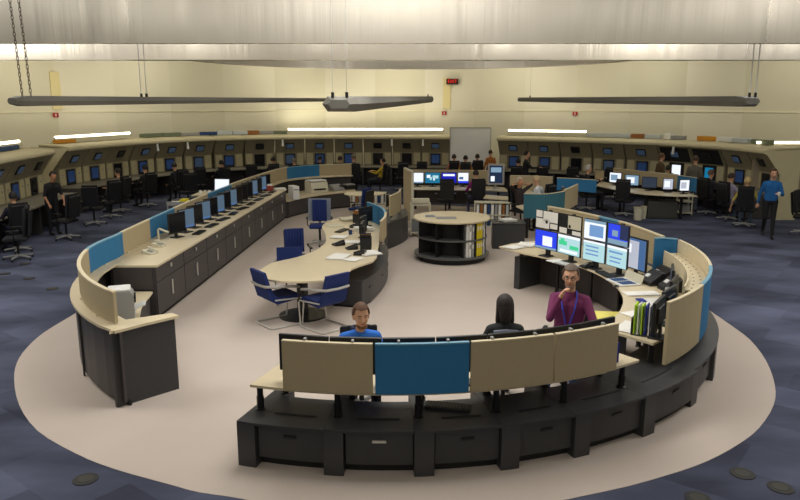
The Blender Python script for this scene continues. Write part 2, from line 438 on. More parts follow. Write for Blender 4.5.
def mug(label, loc, m='plwhite', ang=0, name='mug', group=None):
    t = thing(name, label, 'mug', loc, ang, group)
    bm = new(); lathe(bm, [(0, 0), (.036, 0), (.04, .09), (.036, .09), (.033, .01), (0, .01)], n=16); link('cup', bm, M[m], t, True)
    bm = new(); tube(bm, [(0, .036, .02), (0, .062, .03), (0, .066, .055), (0, .038, .075)], .006, 6); link('handle', bm, M[m], t, True)
    return t
def folder_stack(label, loc, ang, cols, group=None, h=.3):
    t = thing('document_rack', label, 'document rack', loc, ang, group)
    bm = new(); bx(-.13, .13, -.1, .1, 0, .012, bm); bx(-.13, -.12, -.1, .1, 0, .2, bm); bx(.12, .13, -.1, .1, 0, .2, bm); link('rack', bm, M['plblack'], t)
    for i, c in enumerate(cols):
        bm = new(); x = -.1 + .2 * i / max(1, len(cols) - 1); box(bm, (x, 0, .015 + h / 2), (.012, .18, h)); link('folder', bm, M[c], t)
    return t

# ---- chairs
def office_chair(label, loc, ang, fab='blackseat', shell='plblack', group=None, high=0.):
    t = thing('office_chair', label, 'chair', loc, ang, group)
    bm = new(); box(bm, (0, .02, .47), (.48, .48, .075), bev=.03); link('seat', bm, M[fab], t, True)
    bm = new()
    n = 6
    for i in range(n):      # curved back cushion
        x = (-.2 + .4 * (i + .5) / n) * (1 if shell != 'greyshell' else .85); y = -.235 + .05 * abs((i + .5) / n - .5) * 2
        box(bm, (x, y, .80 + high / 2), (.0745 if shell != 'greyshell' else .064, .06, .50 + high), bev=.015, tilt=R(6))
    link('backrest', bm, M[fab], t, True)
    bm = new(); gh = high + (.07 if shell == 'greyshell' else 0); profile(bm, [(-.27, .56), (-.245, .56), (-.315, 1.0 + gh), (-.34, .99 + gh)], -.2 if shell != 'greyshell' else -.27, .2 if shell != 'greyshell' else .27)
    box(bm, (0, -.22, .5), (.06, .12, .03)); box(bm, (0, -.265, .54), (.06, .03, .1)); link('back_shell', bm, M[shell], t)
    bm = new(); cyl(bm, (0, 0), .028, .09, .44, 10); link('gas_post', bm, M['post'], t, True)
    bm = new(); cyl(bm, (0, 0), .05, .07, .13, 12)
    for k in range(5):
        a = 2 * PI * k / 5 + .3
        tube(bm, [(0, 0, .1), (.3 * math.cos(a), .3 * math.sin(a), .07)], [.028, .018], 6)
    link('star_base', bm, M['silver' if shell == 'greyshell' else 'plgrey'] if high else M['post'], t)
    for k in range(5):
        a = 2 * PI * k / 5 + .3
        bm = new(); ell(bm, (.3 * math.cos(a), .3 * math.sin(a), .033), (.026, .026, .028), n=10); link('caster', bm, M['post'], t, True)
    for s in (-1, 1):
        bm = new(); tube(bm, [(s * .23, .02, .45), (s * .29, .02, .5), (s * .29, 0, .66)], .014, 6); box(bm, (s * .29, .02, .675), (.055, .26, .03), bev=.01)
        link('armrest', bm, M['post'], t)
    return t
def visitor_chair(label, loc, ang, group=None):
    t = thing('cantilever_chair', label, 'chair', loc, ang, group)
    bm = new(); n = 7
    prof = [(.24, .47), (.22, .405), (-.16, .37), (-.27, .45), (-.30, .62), (-.36, .86), (-.335, .87), (-.27, .66), (-.2, .5), (-.12, .465), (.2, .485)]
    profile(bm, prof[:4] + prof[8:], -.22, .22); link('seat', bm, M['blueseat'], t, True)
    bm = new(); profile(bm, [(-.27, .44), (-.32, .62), (-.38, .88), (-.335, .885), (-.265, .66), (-.19, .49)], -.22, .22); link('backrest', bm, M['blueseat'], t, True)
    bm = new()
    for s in (-1, 1):
        tube(bm, [(s * .22, -.20, .44), (s * .25, .1, .43), (s * .25, .24, .42), (s * .25, .27, .38), (s * .25, .24, .03), (s * .25, .2, .018), (s * .25, -.26, .018), (s * .22, -.3, .018)], .0125, 8)
    tube(bm, [(-.22, -.3, .018), (.22, -.3, .018)], .0125, 8)
    link('frame', bm, M['chrome'], t, True)
    bm = new()
    tube(bm, [(.25, .2, .60), (.275, 0, .64), (.27, -.22, .66), (.21, -.35, .67), (0, -.38, .67), (-.21, -.35, .67), (-.27, -.22, .66), (-.275, 0, .64), (-.25, .2, .60)], .021, 8)
    link('arm_loop', bm, M['silver'], t, True)
    for s in (-1, 1):
        bm = new(); tube(bm, [(s * .25, .2, .60), (s * .26, .26, .55), (s * .25, .25, .40)], .013, 8); link('arm_support', bm, M['post'], t, True)
    return t

# ------------------------------------------------------------------ near island: front base cabinets
PA = [-106.6, -96.2, -86, -76, -66.5, -55.2, -42, -30, -18, -6, 6, 18, 30, 42]
LAB = ['at its left end', 'second from its left end', 'third from its left end', 'fourth from its left end',
       'fifth from its left end', 'sixth from its left end', 'at the right bend under the blue screen', 'behind the right bend',
       'ninth along under the right desk', 'tenth along under the right desk', 'eleventh along under the right desk', 'twelfth along under the monitor wall', 'thirteenth along, last before the desk tip']
for i in range(len(PA) - 1):
    a0, a1 = PA[i], PA[i + 1]
    last = i == len(PA) - 2
    t = thing('base_cabinet', 'low dark base cabinet of the front console, ' + LAB[i], 'cabinet', (CX, CY, 0), 90, 'low base cabinets of the front console')
    def S(r0, r1, b0, b1, z0, z1, mi=0, bm_=None, n=None):
        pts = [(r0 * math.cos(R(b0 + (b1 - b0) * k / 4)), r0 * math.sin(R(b0 + (b1 - b0) * k / 4))) for k in range(5)]
        pts += [(r1 * math.cos(R(b1 + (b0 - b1) * k / 4)), r1 * math.sin(R(b1 + (b0 - b1) * k / 4))) for k in range(5)]
        prism(bm_, pts, z0, z1, mi)
    inner = 4.0 if a1 < -50 else 3.85
    RO = 0 if i < 6 else -.05
    w = 1.15
    bm = new(); S(inner, 4.52 + RO, a0 + w + .02, a1 - w - .02, .10, .425, 0, bm); link('body', bm, M['black'], t)
    bm = new(); S(inner + .1, 4.50 + RO, a0 + w, a1 - w, .004, .099, 0, bm); link('plinth', bm, M['plinth'], t)
    bm = new(); S(inner - .02, 4.62 + RO, a0 - w + .02, a1 - w - .02, .427, .45, 0, bm); S(3.72 if a1 < -50 else 3.83, inner - .0205, a0 - w + .02, a0 + w, .427, .45, 0, bm); link('top_panel', bm, M['black'], t)
    bm = new(); S(4.36 + RO, 4.385 + RO, a0 + w + 1.2, a1 - w - 1.6, .45, .456, 0, bm); link('cable_slot', bm, M['plinth'], t)
    dr = None
    bm = new(); S(4.522 + RO, 4.575 + RO, a0 + w + .12, a1 - w - .12, .10, .415, 0, bm); dr = link('drawer_front', bm, M['front'], t)
    m_ = (a0 + a1) / 2; bm = new(); S(4.575 + RO, 4.59 + RO, m_ - .75, m_ + .75, .335, .343, 0, bm); S(4.575 + RO, 4.579 + RO, m_ - .8, m_ + .8, .315, .333, 0, bm)
    link('handle', bm, M['chrome'] if i == 1 else M['post'], dr)
    bm = new(); S(3.72 if a0 < -50 else 3.85, 4.62 + RO, a0 - w, a0 + w - .06, .004, .426, 0, bm); link('pillar', bm, M['black'], t)
    if last:
        bm = new(); S(3.0, 4.62 + RO, a1 - w, a1 + w, .004, .6, 0, bm); link('end_panel', bm, M['black'], t)

# ---- front desktop and telescopic posts
t = thing('front_desktop', 'curved maple worktop on black telescopic posts along the front console', 'desk', (0, 0, 0), 90)
bm = new()
prism(bm, arc(4.40, -107.4, -61) + arc(4.38, -60, -54) + arc(3.72, -54, -107.0), .695, .72)
link('worktop', bm, M['maple'], t)
for a in (-106.6, -96.4, -86.4, -76.5, -66.8, -56.5):
    for r in (4.32, 3.9):
        if a == -56.5 and r < 4: r = 3.97
        p = pol(r, a + (0 if r > 4.1 else .9)); bm = new(); lathe(bm, [(0, .452), (.05, .452), (.05, .458), (.036, .465), (.036, .58), (.03, .582), (.03, .694), (0, .694)], (p[0], p[1], 0), 12)
        link('post', bm, M['post'], t, True)
t = thing('right_desktop', 'long curved maple worktop of the right side desk, covered in papers and phones', 'desk', (0, 0, 0), 90)
inner = smooth_path([(2.22, 8.02), (2.60, 8.24), (2.89, 8.77), (3.07, 9.36), (3.13, 10.03), (3.03, 10.75), (2.75, 11.4), (2.42, 11.82), (2.1, 12.2), (1.83, 12.68)], 4)
outer = [(2.1, 12.95), (2.55, 13.2), (3.1, 13.3)] + arc(4.22, 38, -47)
bm = new(); prism(bm, inner + outer, .713, .74); link('worktop', bm, M['maple'], t)
for a, r in ((-46, 3.7), (-44.5, 4.12), (-30, 3.75), (-18, 3.6), (0, 3.6), (18, 3.5), (31, 3.4), (43.2, 3.2)):
    z0 = .452 if a < 42 else .602
    if r < 3.85 and a < 42: z0 = .004
    p = pol(r, a); bm = new(); lathe(bm, [(0, z0), (.045, z0), (.045, z0 + .01), (.034, z0 + .02), (.034, .712), (0, .712)], (p[0], p[1], 0), 12); link('post', bm, M['post'], t, True)
bm = new()
sector(bm, 3.6, 3.63, 6.5, 41, .02, .70); link('modesty_panel', bm, M['blackbody'], t)

# ---- screens (fabric partition panels)
def ring_panel(label, r, a0, a1, z0, z1, m, legs=True, th=.035, group='fabric screens round the near island'):
    t = thing('partition_screen', label, 'partition screen', (0, 0, 0), 90, group)
    bm = new(); sector(bm, r, r + th, a0, a1, z0, z1 - .012); link('panel', bm, M[m], t)
    bm = new(); sector(bm, r - .003, r + th + .003, a0, a1, z1 - .012, z1); link('cap', bm, M['tanedge'] if m != 'blue' else mat('blue_trim', s2l(110, 160, 184), .5), t)
    if legs:
        for a in (a0 + (a1 - a0) * .25, a0 + (a1 - a0) * .78):
            bm = new(); p = pol(r - .012, a); box(bm, (p[0], p[1], z1 + .004), (.022, .045, .03), rot=R(a + 90)); link('clip', bm, M['plgrey'], t)
    return t
jo = [-102.9, -91.75, -80.4, -69.5, -59.4]
for i, (m, l) in enumerate([('tan', 'tan fabric screen at the left end of the front console'), ('blue', 'blue fabric screen of the front console'),
                            ('tan', 'tan fabric screen right of the blue one on the front console'), ('tan', 'tan fabric screen at the right end of the front console')]):
    ring_panel(l, 4.403, jo[i] + .15, jo[i + 1] - .15, .722, 1.205, m)
ring_panel('tall tan curved screen on the right bend, beside the yellow-green folders', 4.39, -48.4, -35.2, .57, 1.27, 'tan', False)
ring_panel('tall blue curved screen on the right bend', 4.39, -35.0, -21, .57, 1.27, 'blue', False)
ring_panel('tan curved screen at the back of the right bend, seen from inside', 4.39, -20.8, 2.5, .58, 1.27, 'tanedge', False)
# perforated cable tray on its inner side
t = thing('cable_tray', 'cream perforated cable tray inside the right bend screens', 'cable tray', (0, 0, 0), 90)
bm = new(); sector(bm, 4.14, 4.16, -30, 1.2, .745, 1.12); sector(bm, 4.16, 4.38, -30, 1.2, 1.06, 1.08); link('tray', bm, M['tanedge'], t)
bm = new()
for k in range(22):
    a = -28.5 + k * 1.35; x, y = pol(4.3 if k % 2 else 4.22, a); cyl(bm, (x, y), .012, 1.08, 1.083, 6)
o = link('hole', bm, M['void'], t); o['kind'] = 'stuff'
# far right run of screens, behind the monitor wall
FP = smooth_path([(3.02, 14.2), (3.40, 13.55), (3.70, 12.85), (3.95, 12.15), (4.05, 11.5), (4.13, 10.83)], 4)
seg = [FP[0:9], FP[8:12], FP[11:]]
for s_, m, l in zip(seg, ['tan', 'blue', 'tan'], ['tan screen behind the notice board and left monitors of the monitor wall', 'narrow blue screen behind the middle of the monitor wall', 'tan screen behind the right monitors of the monitor wall']):
    t = thing('partition_screen', l, 'partition screen', (0, 0, 0), 90, 'fabric screens round the near island')
    bm = new(); strip(bm, s_, 0, .035, .76, 1.255); link('panel', bm, M[m], t)
    bm = new(); strip(bm, s_, -.012, .047, 1.2555, 1.28); link('cap', bm, M['tanedge'] if m != 'blue' else MATS['blue_trim'], t)
t = thing('partition_screen', 'short bright blue screen standing between monitor wall and the right bend', 'partition screen', (4.14, 10.72, .76), -104, 'fabric screens round the near island')
bm = new(); n = 6
pp = [(-.17, .03), (-.08, -.01), (.02, -.02), (.1, 0), (.17, .06)]
strip(bm, pp, 0, .035, 0, .50); link('panel', bm, M['blue'], t)
bm = new(); strip(bm, pp, -.01, .045, .50, .515); link('cap', bm, MATS['blue_trim'], t)
bm = new(); box(bm, (.02, -.02, -.01), (.2, .1, .02)); link('foot', bm, M['post'], t)

# ---- monitor wall on the right desk
MC = [((2.36, 12.03), (2.66, 11.60)), ((2.66, 11.60), (2.93, 11.12)), ((2.95, 11.07), (3.20, 10.66)), ((3.21, 10.64), (3.41, 10.24))]
WINS = [
 [('bluew', 'white', 'ltblue'), [(.35, .18, .8, .72, 1), (0, 0, 1, .12, 2)]],
 [('aqua', 'green', 'white'), [(.05, .45, .42, .68, 1), (.12, .62, .3, .8, 1), (.55, .3, .95, .5, 1), (0, .86, 1, 1, 2), (.1, .08, .9, .22, 2)]],
 [('aqua', 'steel', 'white'), [(.12, .68, .72, .76, 1), (.12, .48, .72, .56, 1), (.12, .28, .72, .36, 1), (0, .9, 1, 1, 2)]],
 [('aqua', 'steel', 'white'), [(.1, .66, .8, .76, 1), (.15, .4, .75, .48, 1), (.15, .2, .7, .28, 1), (0, .88, 1, 1, 2)]]]
UP = [None, None, [('white', 'steel', 'ltblue'), [(.25, .15, .9, .75, 1), (0, .86, 1, 1, 2)]], [('bluew', 'white', 'navy', 'ltblue'), [(.6, .3, 1, 1, 2), (0, 0, 1, .25, 3), (.2, .4, .5, .7, 3)]]]
low_l = ['monitor with a white window on strong blue, lower left of the monitor wall', 'monitor with green blocks on pale green, lower row of the monitor wall', 'monitor with grey-blue lines under the white and blue window monitor', 'monitor with grey-blue lines, lower right of the monitor wall']
up_l = [None, None, 'upper monitor with white page and steel-blue window', 'upper monitor with dark and bright blue picture']
def perp(a, b):   # facing towards the island centre
    d = math.degrees(math.atan2(b[1] - a[1], b[0] - a[0])); return d - 90 if abs(((d - 90) - 200 + 180) % 360 - 180) < 90 else d + 90
for i, (a, b) in enumerate(MC):
    w = math.dist(a, b) - .012; mid = ((a[0] + b[0]) / 2, (a[1] + b[1]) / 2); an = perp(a, b)
    monitor('monitor', low_l[i], (mid[0], mid[1], .74), an, w, .335, .12, True, WINS[i][0], WINS[i][1], group='monitors of the monitor wall', frame=.012)
    if UP[i]:
        t = monitor('monitor', up_l[i], (mid[0], mid[1], .74), an, w, .33, .465, False, UP[i][0], UP[i][1], group='monitors of the monitor wall', frame=.012)
        bm = new(); box(bm, (0, -.085, .40), (.05, .035, .8)); box(bm, (0, -.085, .011), (.16, .06, .02)); box(bm, (0, -.065, .6), (.05, .03, .05)); link('pole', bm, M['post'], t)
    else:
        t = thing('notice_board', ['notice board with four white sheets above the left monitor of the monitor wall', 'black notice board with a cream sheet above the second monitor'][i], 'notice board', (mid[0], mid[1], .74), an, 'notice boards of the monitor wall')
        bm = new(); box(bm, (0, -.01, .63), (w, .02, .33)); box(bm, (0, -.085, .40), (.05, .035, .8)); box(bm, (0, -.085, .011), (.16, .06, .02)); box(bm, (0, -.04, .6), (.05, .09, .05)); link('board', bm, M['void'], t)
        sh = [[(.02, .62, .3, .98), (.34, .42, .98, .98), (.02, .06, .62, .56), (.66, .1, .98, .36)], [(.42, .3, .98, .96), (.05, .02, .38, .3), (.62, .02, .98, .22)]][i]
        for k, (x0, z0, x1, z1) in enumerate(sh):
            bm = new(); bx(w / 2 - x0 * w, w / 2 - x1 * w, .001, .004, .467 + z0 * .325, .467 + z1 * .325, bm); link('pinned_sheet', bm, M['plcream' if i and k == 0 else 'paper'], t)
monitor('monitor', 'large dark framed monitor with grey window at the right of the monitor wall', (3.60, 10.50, .74), 200, .54, .5, .08, True, ('grey', 'white', 'slate'), [(.1, .5, .35, .8, 1), (.7, 0, 1, 1, 2), (0, .93, 1, 1, 2)], frame=.02)
# laptop
t = thing('laptop', 'open silver laptop on the right desk before the grey monitor', 'laptop', (3.28, 9.98, .741), 195); t.scale = (1.2, 1.2, 1.2)
bm = new(); box(bm, (0, .0, .011), (.36, .27, .02), bev=.005); link('base', bm, M['plwhite'], t)
bm = new(); box(bm, (-.085, .01, .0225), (.14, .19, .003)); box(bm, (.085, .01, .0225), (.14, .19, .003)); link('dark_pad', bm, M['dkblue'], t)
bm = new(); box(bm, (0, -.15, .07), (.36, .012, .1), tilt=R(20)); link('lid', bm, M['plcream'], t)

# items on the right desk
keyboard('black keyboard on the right desk beside the laptop', (3.16, 10.45, .741), 190)
keyboard('grey-white keyboard under the lower green monitor', (2.72, 11.12, .741), 212, 'plgrey')
papers('crumpled white papers at the tip of the right desk', (2.08, 12.55, .741), 130, .3, .25, 6)
papers('white papers at the far edge of the right desk tip, beside the blue monitor', (2.35, 12.75, .741), 60, .3, .3, 9)
papers('white sheet lying in front of the second monitor', (2.62, 11.45, .741), 210, .2, .28, 2)
papers('stack of white forms on the right desk below the laptop', (3.33, 9.35, .741), 180, .2, .44, 4)
papers('white form on the right desk beside the small blue notebook', (3.35, 8.95, .741), 185, .3, .3, 3)
papers('white sheets near the near end of the right desk', (3.0, 8.3, .741), 120, .3, .42, 4)
papers('large white sheet at the near end edge of the right desk', (2.73, 7.85, .741), 50, .3, .42, 3)
papers('small dark blue notebook on the right desk', (3.2, 8.98, .7555), 95, .09, .16, 2, 'bluecard', 'notebook', 'notebook')
mouse('black mouse on the right desk between white sheets', (3.06, 8.62, .741), 120)
mouse('black mouse beside the laptop', (3.1, 9.73, .741), 190)
phone('black desk phone beside the lower green monitor on the right desk', (3.02, 10.98, .741), 200)
phone('black desk phone behind the laptop by the blue screen', (3.88, 10.05, .741), 190)
phone('black phone with white label on the right desk corner', (3.78, 9.6, .741), 190)
for k, (a, r, l) in enumerate([(-12, 4.02, 'black radio handset cradle by the inside of the right bend'), (-7, 3.82, 'black desk unit with knobs behind the laptop'), (-3, 4.02, 'black desk unit by the short blue screen')]):
    p = pol(r, a); t = thing('desk_unit', l, 'desk equipment', (p[0], p[1], .741), 190, 'black desk units of the right bend')
    bm = new(); profile(bm, [(-.12, 0), (.12, 0), (.12, .05), (-.06, .18), (-.12, .18)], -.16, .16); link('body', bm, M['plblack'], t)
    bm = new(); box(bm, (.06, .04, .11), (.08, .06, .03), tilt=R(-35)); link('label_plate', bm, M['plwhite'], t)
papers('white papers heaped behind the large grey monitor', (3.93, 10.4, .741), 120, .3, .3, 8)
mug('white mug beside the phones on the right desk', (3.7, 9.35, .741))
# monitors of the right bend seen from behind
for k, (a, r, l) in enumerate([(-44, 4.14, 'black monitor seen edge-on beside the yellow-green folders'), (-36.5, 4.06, 'black monitor seen from behind, second round the right bend'),
                               (-28.5, 4.0, 'black monitor seen from behind, third round the right bend'), (-19.5, 3.95, 'dark grey monitor seen from behind at the far side of the right bend')]):
    p = pol(r, a); monitor('monitor', l, (p[0], p[1], .74), [147, 142, 150, 160][k], .46, .35, .1, True, ('dim',), group='monitors round the right bend')
folder_stack('rack of yellow-green, blue and white folders at the near end of the right bend', (2.78, 7.62, .741), 60, ['lime', 'plwhite', 'lime', 'bluecard', 'plwhite', 'dkblue'], h=.34)
papers('dark blue upright folder at the right end of the front console', (2.16, 6.82, .721), 120, .03, .2, 1, 'bluecard', 'folder', 'folder')
RF_ = [o for o in bpy.data.objects if o.name.startswith('folder') and o.parent is None][0]; RF_.scale = (1, 1, 55)
t = thing('storage_crate', 'black crate holding yellow card under the right desk behind the man in purple', 'crate', (2.80, 9.0, 0.004), 172)
bm = new(); bx(-.25, .25, -.2, .2, 0, .02, bm); bx(-.25, -.235, -.2, .2, 0, .5, bm); bx(.235, .25, -.2, .2, 0, .5, bm); bx(-.25, .25, -.2, -.185, 0, .5, bm); bx(-.25, .25, .185, .2, 0, .5, bm); link('crate', bm, M['black'], t)
bm = new(); bx(-.22, .22, -.17, .17, .3, .53, bm); link('yellow_card', bm, mat('pale_yellow_card', s2l(226, 214, 110), .7), t)
for q, (a, l) in enumerate([(-100.3, 'row monitor 0')]): pass
# low monitors seen from behind, their tops above the front screens
an = [-101 + k * 6.75 for k in range(7)]
for k, a in enumerate(an):
    p = pol(4.20, a); monitor('monitor', 'black monitor behind the front screens, only its top edge showing, %s from the left' % ORD[k], (p[0], p[1], .72), a + 180, .485, .36, .11, True, ('dim',), group='monitors behind the front screens')
keyboard('black keyboard lying on the low console top below the blue screen', (.46, 6.28, .457), 78)
bpy.data.objects['keyboard']
# ------------------------------------------------------------------ left counter
U0 = Vector((-3.74, 10.45)); U1 = Vector((-3.34, 20.45)); ud = (U1 - U0).normalized(); LEN = (U1 - U0).length
ANG_IN = math.degrees(math.atan2(-ud.x, ud.y))          # direction the drawers face (towards +x)
NU = 8; UL = LEN / NU
uw = None
pos = ['nearest the camera', 'second from the near end', 'third from the near end', 'fourth from the near end', 'fifth from the near end', 'sixth from the near end', 'seventh from the near end', 'at the far end']
for i in range(NU):
    c = U0 + ud * (UL * (i + .5))
    l = 'dark drawer unit under the left counter, ' + pos[i]
    if uw is None:
        uw = thing('drawer_unit', l, 'cabinet', (c.x, c.y, 0), ANG_IN, 'drawer units under the left counter')
        h = UL / 2 - .003
        bm = new(); bx(-h, h, -.72, -.03, .08, .858, bm); link('body', bm, M['blackbody'], uw)
        bm = new(); bx(-h, h, -.7, -.08, .004, .08, bm); link('plinth', bm, M['plinth'], uw)
        bm = new(); bx(-h + .008, h - .008, -.029, -.008, .62, .85, bm); d_ = link('drawer', bm, M['blackbody'], uw)
        bm = new(); box(bm, (0, .002, .765), (.05, .02, .06), bev=.006); link('knob', bm, M['chrome'], d_)
        bm = new(); bx(-h + .008, h - .008, -.029, -.008, .1, .61, bm); d_ = link('door', bm, M['blackbody'], uw)
        bm = new(); box(bm, (0, .002, .40), (.045, .02, .24), bev=.005); link('handle', bm, M['chrome'], d_)
    else: dup(uw, (c.x, c.y, 0), ANG_IN, l)
# outer line of the left side: round near end, straight, far corner, far end
def rr_(a): return 4.44 + .22 * min(1, (a + 360 if a < 0 else a) and ((227 - (a if a > 0 else a + 360)) / 45)) if True else 0
near = []
for a in range(226, 171, -4):
    r = 4.37 + .19 * min(1, (226 - a) / 40); near.append((CX + r * math.cos(R(a)), CY + r * math.sin(R(a))))
far = smooth_path([(-4.66, 11.3), (-4.66, 13.7), (-4.6, 16.5), (-4.38, 19.5), (-4.05, 22.3), (-3.72, 23.2)], 5)
far2 = smooth_path([(-3.72, 23.2), (-3.1, 23.9), (-2.2, 24.4), (-1.75, 24.6)], 3)
near = [(p[0] + .05, p[1] - .02) if k == 0 else p for k, p in enumerate(near)]
OUT = near + far + far2[1:]
# ledge
t = thing('counter_ledge', 'narrow maple ledge that runs round the outside of the left counter', 'ledge', (0, 0, 0), 90)
bm = new(); nn = near + far + far2[1:]
e0 = pol(4.40, 226); e1 = pol(3.60, 226); e1b = pol(3.60, 223.8)
strip(bm, nn, 0.0, -.40 if False else -.30, .875, .905)
ledge = link('ledge', bm, M['maple'], t)
bm = new(); prism(bm, [pol(4.40, 226.3), pol(3.58, 226.3), pol(3.58, 223.9), pol(4.11, 222.2)], .8745, .9055); link('end_ledge', bm, M['maple'], t)
# outer carcass
t = thing('counter_carcass', 'dark outer body of the left counter with its tall end panel', 'cabinet', (0, 0, 0), 90)
ins = offset_path(OUT, -.05)
bm = new(); strip(bm, ins, 0, -.03, .06, .873); link('outer_panel', bm, M['blackbody'], t)
bm = new(); strip(bm, offset_path(OUT, -.1), 0, -.03, .004, .06); link('kick_plate', bm, M['plinth'], t)
for k in (4, 8, 12, 17, 23, 29, 35):
    if k + 1 < len(ins):
        a, b = Vector(ins[k]), Vector(ins[k + 1]); d = (b - a).normalized(); bm = new()
        box(bm, (a.x - d.y * .012, a.y + d.x * .012, .44), (.04, .02, .86), rot=math.atan2(d.y, d.x)); link('pilaster', bm, M['front'], t)
bm = new(); prism(bm, [pol(4.37, 225.9), pol(3.62, 225.9), pol(3.62, 225.3), pol(4.37, 225.3)], .004, .873); link('end_panel', bm, M['front'], t)
# low printer deck at the near end
t = thing('printer_deck', 'low maple deck with dark front at the near end of the left counter', 'cabinet', (0, 0, 0), 90)
dk = [pol(3.66, a) for a in range(224, 180, -5)] + [(-3.79, 10.38), (-4.5, 10.38)] + [pol(4.2, a) for a in range(182, 225, 6)]
bm = new(); prism(bm, dk, .475, .5); link('deck_top', bm, M['maple'], t)
dk2 = [pol(3.72, a) for a in range(223, 180, -5)] + [(-3.84, 10.36), (-4.45, 10.36)] + [pol(4.15, a) for a in range(182, 224, 6)]
bm = new(); prism(bm, dk2, .004, .474); link('body', bm, M['blackbody'], t)
# counter top
t = thing('long_counter', 'long maple top of the left counter under the row of monitors', 'counter', (0, 0, 0), 90)
inn = offset_path([(q[0], q[1]) for q in far], -.31)
op = [p for p in inn if 10.9 < p[1] < 20.2]
pts = [tuple(U0 + Vector((-ud.y, ud.x)) * -.02), tuple(U1 + Vector((-ud.y, ud.x)) * -.02)] + [(inn[-8][0], 20.45)] + [p for p in reversed(op)] + [(-4.99, 10.9), (-4.98, 10.45)]
pts = [(p[0], p[1]) for p in pts]
pts[-2] = (op[0][0], 10.95); pts[-1] = (CX - 4.32, 10.45)
bm = new(); prism(bm, pts, .862, .895); link('worktop', bm, M['maple'], t)
bm = new(); bx(-4.40, -3.80, 10.44, 10.47, .505, .86, bm); link('end_face', bm, M['blackbody'], t)
# screens of the left side
def path_panel(label, pts, m, z0=.906, z1=1.29, d=-.12):
    t = thing('partition_screen', label, 'partition screen', (0, 0, 0), 90, 'fabric screens round the near island')
    bm = new(); strip(bm, pts, d, d - .035, z0 + .015, z1 - .02); link('panel', bm, M[m], t)
    bm = new(); strip(bm, pts, d + .006, d - .041, z1 - .0195, z1); link('cap', bm, M['tanedge'] if m == 'tan' else MATS['blue_trim'], t)
    for f in (.2, .5, .8):
        k = min(len(pts) - 2, int(f * (len(pts) - 1))); q = offset_path(pts, d - .018)[k]; bm = new(); box(bm, (q[0], q[1], z0 + .008), (.05, .05, .016)); link('foot_clip', bm, M['plcream'], t)
    return t
cum = resample(OUT, .1)
def yseg(a, b): return cum[a:b + 1]
tot = len(cum) - 1
i1 = min(range(len(cum)), key=lambda k: abs(cum[k][1] - 9.75) + (5 if cum[k][0] > -4 else 0))
def near_i(y): return min(range(len(cum)), key=lambda k: abs(cum[k][1] - y) + (9 if k < i1 and y > 9.8 else 0))
br = [2, i1, near_i(11.15), near_i(12.45), near_i(13.8), near_i(16.2), near_i(18.0), near_i(23.0), near_i(24.05), tot]
cols = ['tan', 'blue', 'tan', 'blue', 'tan', 'blue', 'tan', 'blue', 'tan']
labs = ['curved tan screen at the near left end of the left counter, beside the printer', 'blue screen on the left bend of the left counter', 'tan screen between the two near blue ones on the left counter',
        'blue screen by the phones at the start of the left monitor row', 'tan screen behind the first monitors of the left counter', 'blue screen behind the middle monitors of the left counter',
        'long tan screen behind the far monitors of the left counter', 'blue screen at the far corner of the left counter', 'tan screen at the far end, behind the copier deck']
for i in range(9):
    seg_ = cum[br[i]:br[i + 1] + 1]
    if len(seg_) > 2: path_panel(labs[i], seg_, cols[i], z1=1.29 if i < 6 else 1.31)
# monitors of the left counter
NM = 15; mo = {}
nrm = Vector((-ud.y, ud.x))
for k in range(NM):
    y = 12.75 + k * .515; c = U0 + ud * (y - U0.y) + nrm * .47
    kind = ['off', 'ltblue'][k % 2] if k not in (4, 9) else 'off'
    l = 'monitor with %s screen on the left counter, %s from the near end' % ({'off': 'dark', 'ltblue': 'pale blue'}[kind], ORD[k])
    if kind not in mo: mo[kind] = monitor('monitor', l, (c.x, c.y, .896), ANG_IN - 20, .46, .385, .08, True, (kind if kind == 'off' else 'mutedblue', 'slate'), [] if kind == 'off' else [(0, 0, 1, .12, 1)], group='monitors of the left counter')
    else: dup(mo[kind], (c.x, c.y, .896), ANG_IN - 20, l)
kb = None
for k in range(10):
    c = U0 + ud * (2.75 + k * .8) + nrm * .22
    l = 'dark keyboard before the left monitor row, %s from the near end' % ORD[k]
    if kb is None: kb = keyboard(l, (c.x, c.y, .896), ANG_IN, group='keyboards of the left counter')
    else: dup(kb, (c.x, c.y, .896), ANG_IN + random.uniform(-14, 14), l)
def P2(y, d, z=.896): c = U0 + ud * (y - U0.y) + nrm * d; return (c.x, c.y, z)
phone('white desk phone at the near end of the left monitor row', P2(11.9, .5), ANG_IN, 'plcream')
phone('white desk phone, nearest on the left counter', P2(11.3, .42), ANG_IN - 20, 'plcream')
t = thing('swivel_arm', 'white jointed arm standing at the start of the left monitor row', 'monitor arm', P2(12.2, .62), 90)
bm = new(); cyl(bm, (0, 0), .06, 0, .02, 14); link('foot', bm, M['plcream'], t)
bm = new(); tube(bm, [(0, 0, .02), (0, 0, .24), (.03, -.02, .26), (.2, -.05, .2)], .018, 8); link('arm', bm, M['plcream'], t, True)
t = thing('desk_caddy', 'small red and white item at the far end of the left counter', 'desk item', P2(20.0, .4), 90)
bm = new(); box(bm, (0, 0, .07), (.22, .2, .14), bev=.03); link('body', bm, mat('dull_red', s2l(150, 60, 50), .8), t, True)
bm = new(); box(bm, (.02, .02, .16), (.14, .14, .05), bev=.015); link('top', bm, M['paper'], t, True)
papers('white papers at the far corner of the left counter', P2(20.25, .15), 20, .3, .3, 10)
